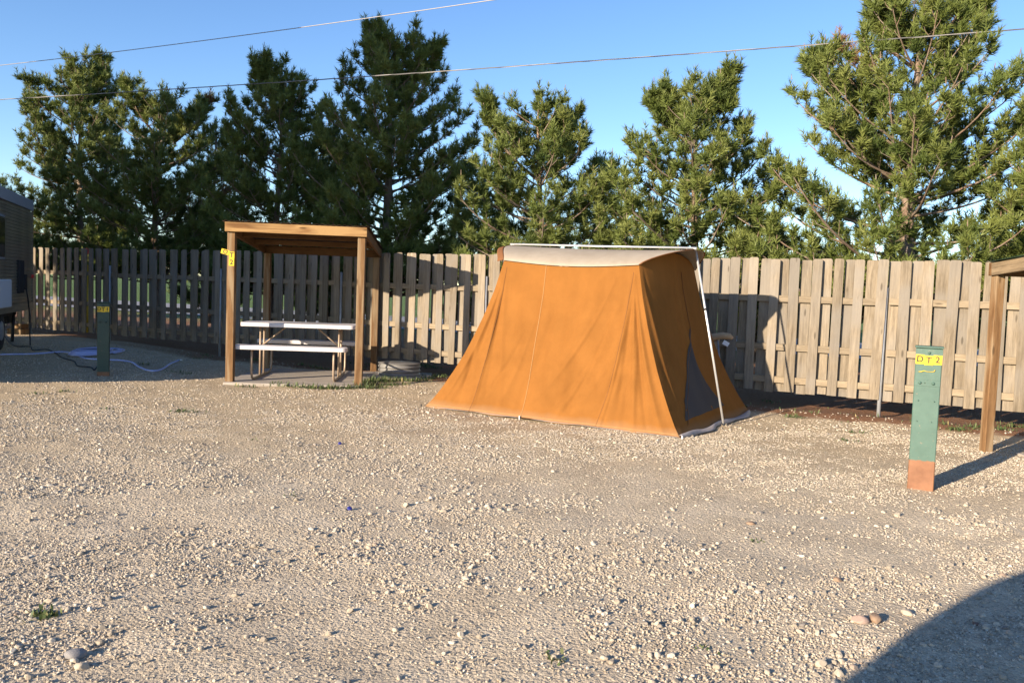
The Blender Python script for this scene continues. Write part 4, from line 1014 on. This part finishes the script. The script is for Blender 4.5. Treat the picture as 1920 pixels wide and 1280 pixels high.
def rock_mat(name, col):
    return plain(name, col, .85, 0, .2, 25, .3)
RM = [rock_mat('brown_rock', (.30, .20, .13)), rock_mat('cream_rock', (.46, .38, .28)), rock_mat('dark_rock', (.16, .10, .08)), rock_mat('grey_rock', (.24, .225, .215)), rock_mat('pink_rock', (.38, .27, .21))]
for i, (x, y, r, mi, lb) in enumerate(((1612, 1168, .040, 4, 'pinkish oblong rock, left one of the touching pair near the shadow at the lower right'),
                                       (1640, 1166, .045, 0, 'brown oblong rock, right one of the touching pair near the shadow at the lower right'),
                                       (1571, 1088, .032, 0, 'brown rounded rock alone on dusty gravel above the touching pair'),
                                       (140, 1226, .045, 3, 'smooth grey rounded rock at the lower left corner'),
                                       (155, 1246, .040, 1, 'yellowish tan rock just below the smooth grey rock'),
                                       (1408, 983, .034, 0, 'tan rock in the dusty patch right of centre'),
                                       (762, 947, .034, 1, 'tan upright rock in the middle of the gravel'),
                                       (1683, 965, .034, 1, 'cream rock on the bare patch left below the green pedestal'),
                                       (1632, 933, .030, 1, 'flat white stone on bare dirt left of the green pedestal base'),
                                       (1700, 1150, .034, 1, 'cream rock at the edge of the big shadow'),
                                       (1540, 1245, .036, 1, 'cream rock at the bottom near the big shadow'),
                                       (1830, 1169, .022, 2, 'dark reddish stone inside the big shadow'))):
    g_ = G(x, y); r *= .82; me = stone_mesh(300 + i, 2, 'rock'); me.materials.clear()
    o = link('rock', me, RM[mi], None, (g_.x, g_.y, ghz(g_.x, g_.y) + r * .25), (0, 0, i * 1.3)); o.scale = (r, r, r); tag(o, lb, 'rock')
    for pl_ in me.polygons: pl_.use_smooth = True

M['blue_plastic'] = plain('blue_plastic', (.03, .035, .22), .4)
for (x, y, lb) in ((637, 832, 'tiny blue bottle cap on the gravel between the shelter and the tent'), (655, 957, 'tiny blue bottle cap on pale gravel in the middle of the yard')):
    g_ = G(x, y); tag(MB().lathe([(0, 0), (.016, 0), (.0165, .009), (.014, .012), (0, .012)], 14).build('bottle_cap', M['blue_plastic'], None, (g_.x, g_.y, ghz(g_.x, g_.y) + .006), (.5, .3, 0)), lb, 'bottle cap', 'blue bottle caps on the gravel')
# ------------------------------------------------------------------ unseen things added outside the frame to shade it
PV = Vector((math.cos(rad(SUN_AZ)), -math.sin(rad(SUN_AZ)), 0)); QV = Vector((math.sin(rad(SUN_AZ)), math.cos(rad(SUN_AZ)), 0))
def pq(p, q): return PV * p + QV * q
def van():
    c = pq(-1.31, -1.25); ang = math.atan2(PV.y, PV.x)
    t = empty('shadow_van', (c.x, c.y, 0), ang, 'unseen silver van added behind the camera to cast the shadow at the lower right', 'van')
    # local x along the shadow edge of the van (its length), y towards the light
    L, Wd, H = 5.0, 1.9, 2.15; prof = [(0.30, .45), (0.27, .9), (.18, 1.24), (.03, 1.42), (.0, 1.55), (.03, 1.72), (.13, 1.92), (.32, 2.07), (.6, H), (3.3, H), (3.7, 2.0), (4.3, 1.25), (4.95, 1.05), (5.0, .5), (4.9, .35), (.1, .35)]  # rear outline shaped to give the cast shadow its curved edge
    n = len(prof); ring = []
    for (yy, ins) in ((0.05, .06), (.0, 0), (-.0, 0)): pass
    vs = []; lay = [(-.0, .05), (-.12, .0), (-Wd + .12, .0), (-Wd, .05)]
    for (yy, ins) in lay:
        for (x, z) in prof: vs.append((x + (ins if x < L / 2 else -ins), yy, z - (ins if z > 1.2 else 0)))
    fs = []
    for k in range(3):
        for i in range(n): fs.append((k * n + i, k * n + (i + 1) % n, (k + 1) * n + (i + 1) % n, (k + 1) * n + i))
    fs.append(tuple(range(n))[::-1]); fs.append(tuple(3 * n + i for i in range(n)))
    MB().add(vs, fs).build('body', plain('silver_paint', (.5, .5, .52), .3, .6), t)
    for x in (.95, 4.0):
        for y in (-.14, -Wd + .14):
            w = MB().lathe([(0, -.11), (.3, -.11), (.34, -.07), (.34, .07), (.3, .11), (0, .11)], 24).build('wheel', M['black'], t, (x, y, .34), (rad(90), 0, 0))
            MB().lathe([(0, -.12), (.18, -.12), (.2, -.10)], 16).build('rim', M['galv'], w)
    for (x0, x1) in ((.3, 1.2), (1.3, 2.3), (2.4, 3.3)): MB().box(((x0 + x1) / 2, .003, 1.55), (x1 - x0, .012, .55), .004).build('window', M['glass'], t)
van()
def shade_tree(p, q, H, Rc, seed, label, me_cache={}):  # leafy tree added out of view to shade the pines and fence
    c = pq(p, q); t = empty('shade_caster_tree', (c.x, c.y, 0), seed, label, 'tree', 'unseen leafy trees added at the left for shade')
    if 'c' not in me_cache:
        rg = np.random.default_rng(9); R = random.Random(9); wd = Wood(); trunk = [Vector((.1 * math.sin(i), .1 * math.cos(i * 1.3), i * .8)) for i in range(10)]; wd.tube(trunk, [.35 - .03 * i for i in range(10)], 10)
        cl = []
        for k in range(46):
            a = R.random() * 6.28; z = R.uniform(2.4, 11.2); rr = 2.9 * math.sin(math.pi * (z - .6) / 11.8) ** .6 * R.random() ** .5; e = Vector((rr * math.cos(a), rr * math.sin(a), z)); cl.append((e, R.uniform(.8, 1.3)))
            s = Vector((0, 0, max(1.5, z - 2))); wd.tube([s, s.lerp(e, .5) + Vector((0, 0, -.2)), e], [.09, .05, .02], 5)
        me = bpy.data.meshes.new('trunk'); me.from_pydata(wd.v, [], wd.f); me.update(); me.materials.append(M['bark']); me_cache['w'] = me
        V = []; T = []
        for (e, r) in cl:
            n = 900; d = rg.normal(size=(n, 3)); d /= np.linalg.norm(d, axis=1, keepdims=True); P = np.array(e[:]) + d * (r * rg.random(n) ** .4)[:, None]
            a = rg.normal(size=(n, 3)); a /= np.linalg.norm(a, axis=1, keepdims=True); b = np.cross(a, rg.normal(size=(n, 3))); b /= np.linalg.norm(b, axis=1, keepdims=True); w = .15
            V.append(np.stack([P - a * w, P - b * w * .7, P + a * w, P + b * w * .7], 1).reshape(-1, 3)); T.append(np.repeat(rg.random(n) * .8, 4))
        V = np.concatenate(V); T = np.concatenate(T); n = len(V) // 4; me = bpy.data.meshes.new('crown'); me.from_pydata(V.tolist(), [], np.arange(n * 4).reshape(-1, 4).tolist()); me.update()
        at = me.attributes.new('tint', 'FLOAT', 'POINT'); at.data.foreach_set('value', T.astype(np.float32)); me.materials.append(M['leaves']); me_cache['c'] = me
    s = H / 12.4
    a = link('trunk', me_cache['w'], None, t); b = link('crown', me_cache['c'], None, t); b['kind'] = 'stuff'
    t.scale = (Rc / 3.9, Rc / 3.9, s)
shade_tree(-15.0, -6.0, 15.5, 3.6, 1, 'large unseen tree added for shade, nearest to the camper front')
shade_tree(-18.0, -6.5, 14.0, 3.3, 2.2, 'large unseen tree added for shade, between the other two')
shade_tree(-22.7, .5, 7.0, 3.0, 4.1, 'smaller unseen tree added for shade, beyond the camper')
print('done', len(bpy.data.objects))
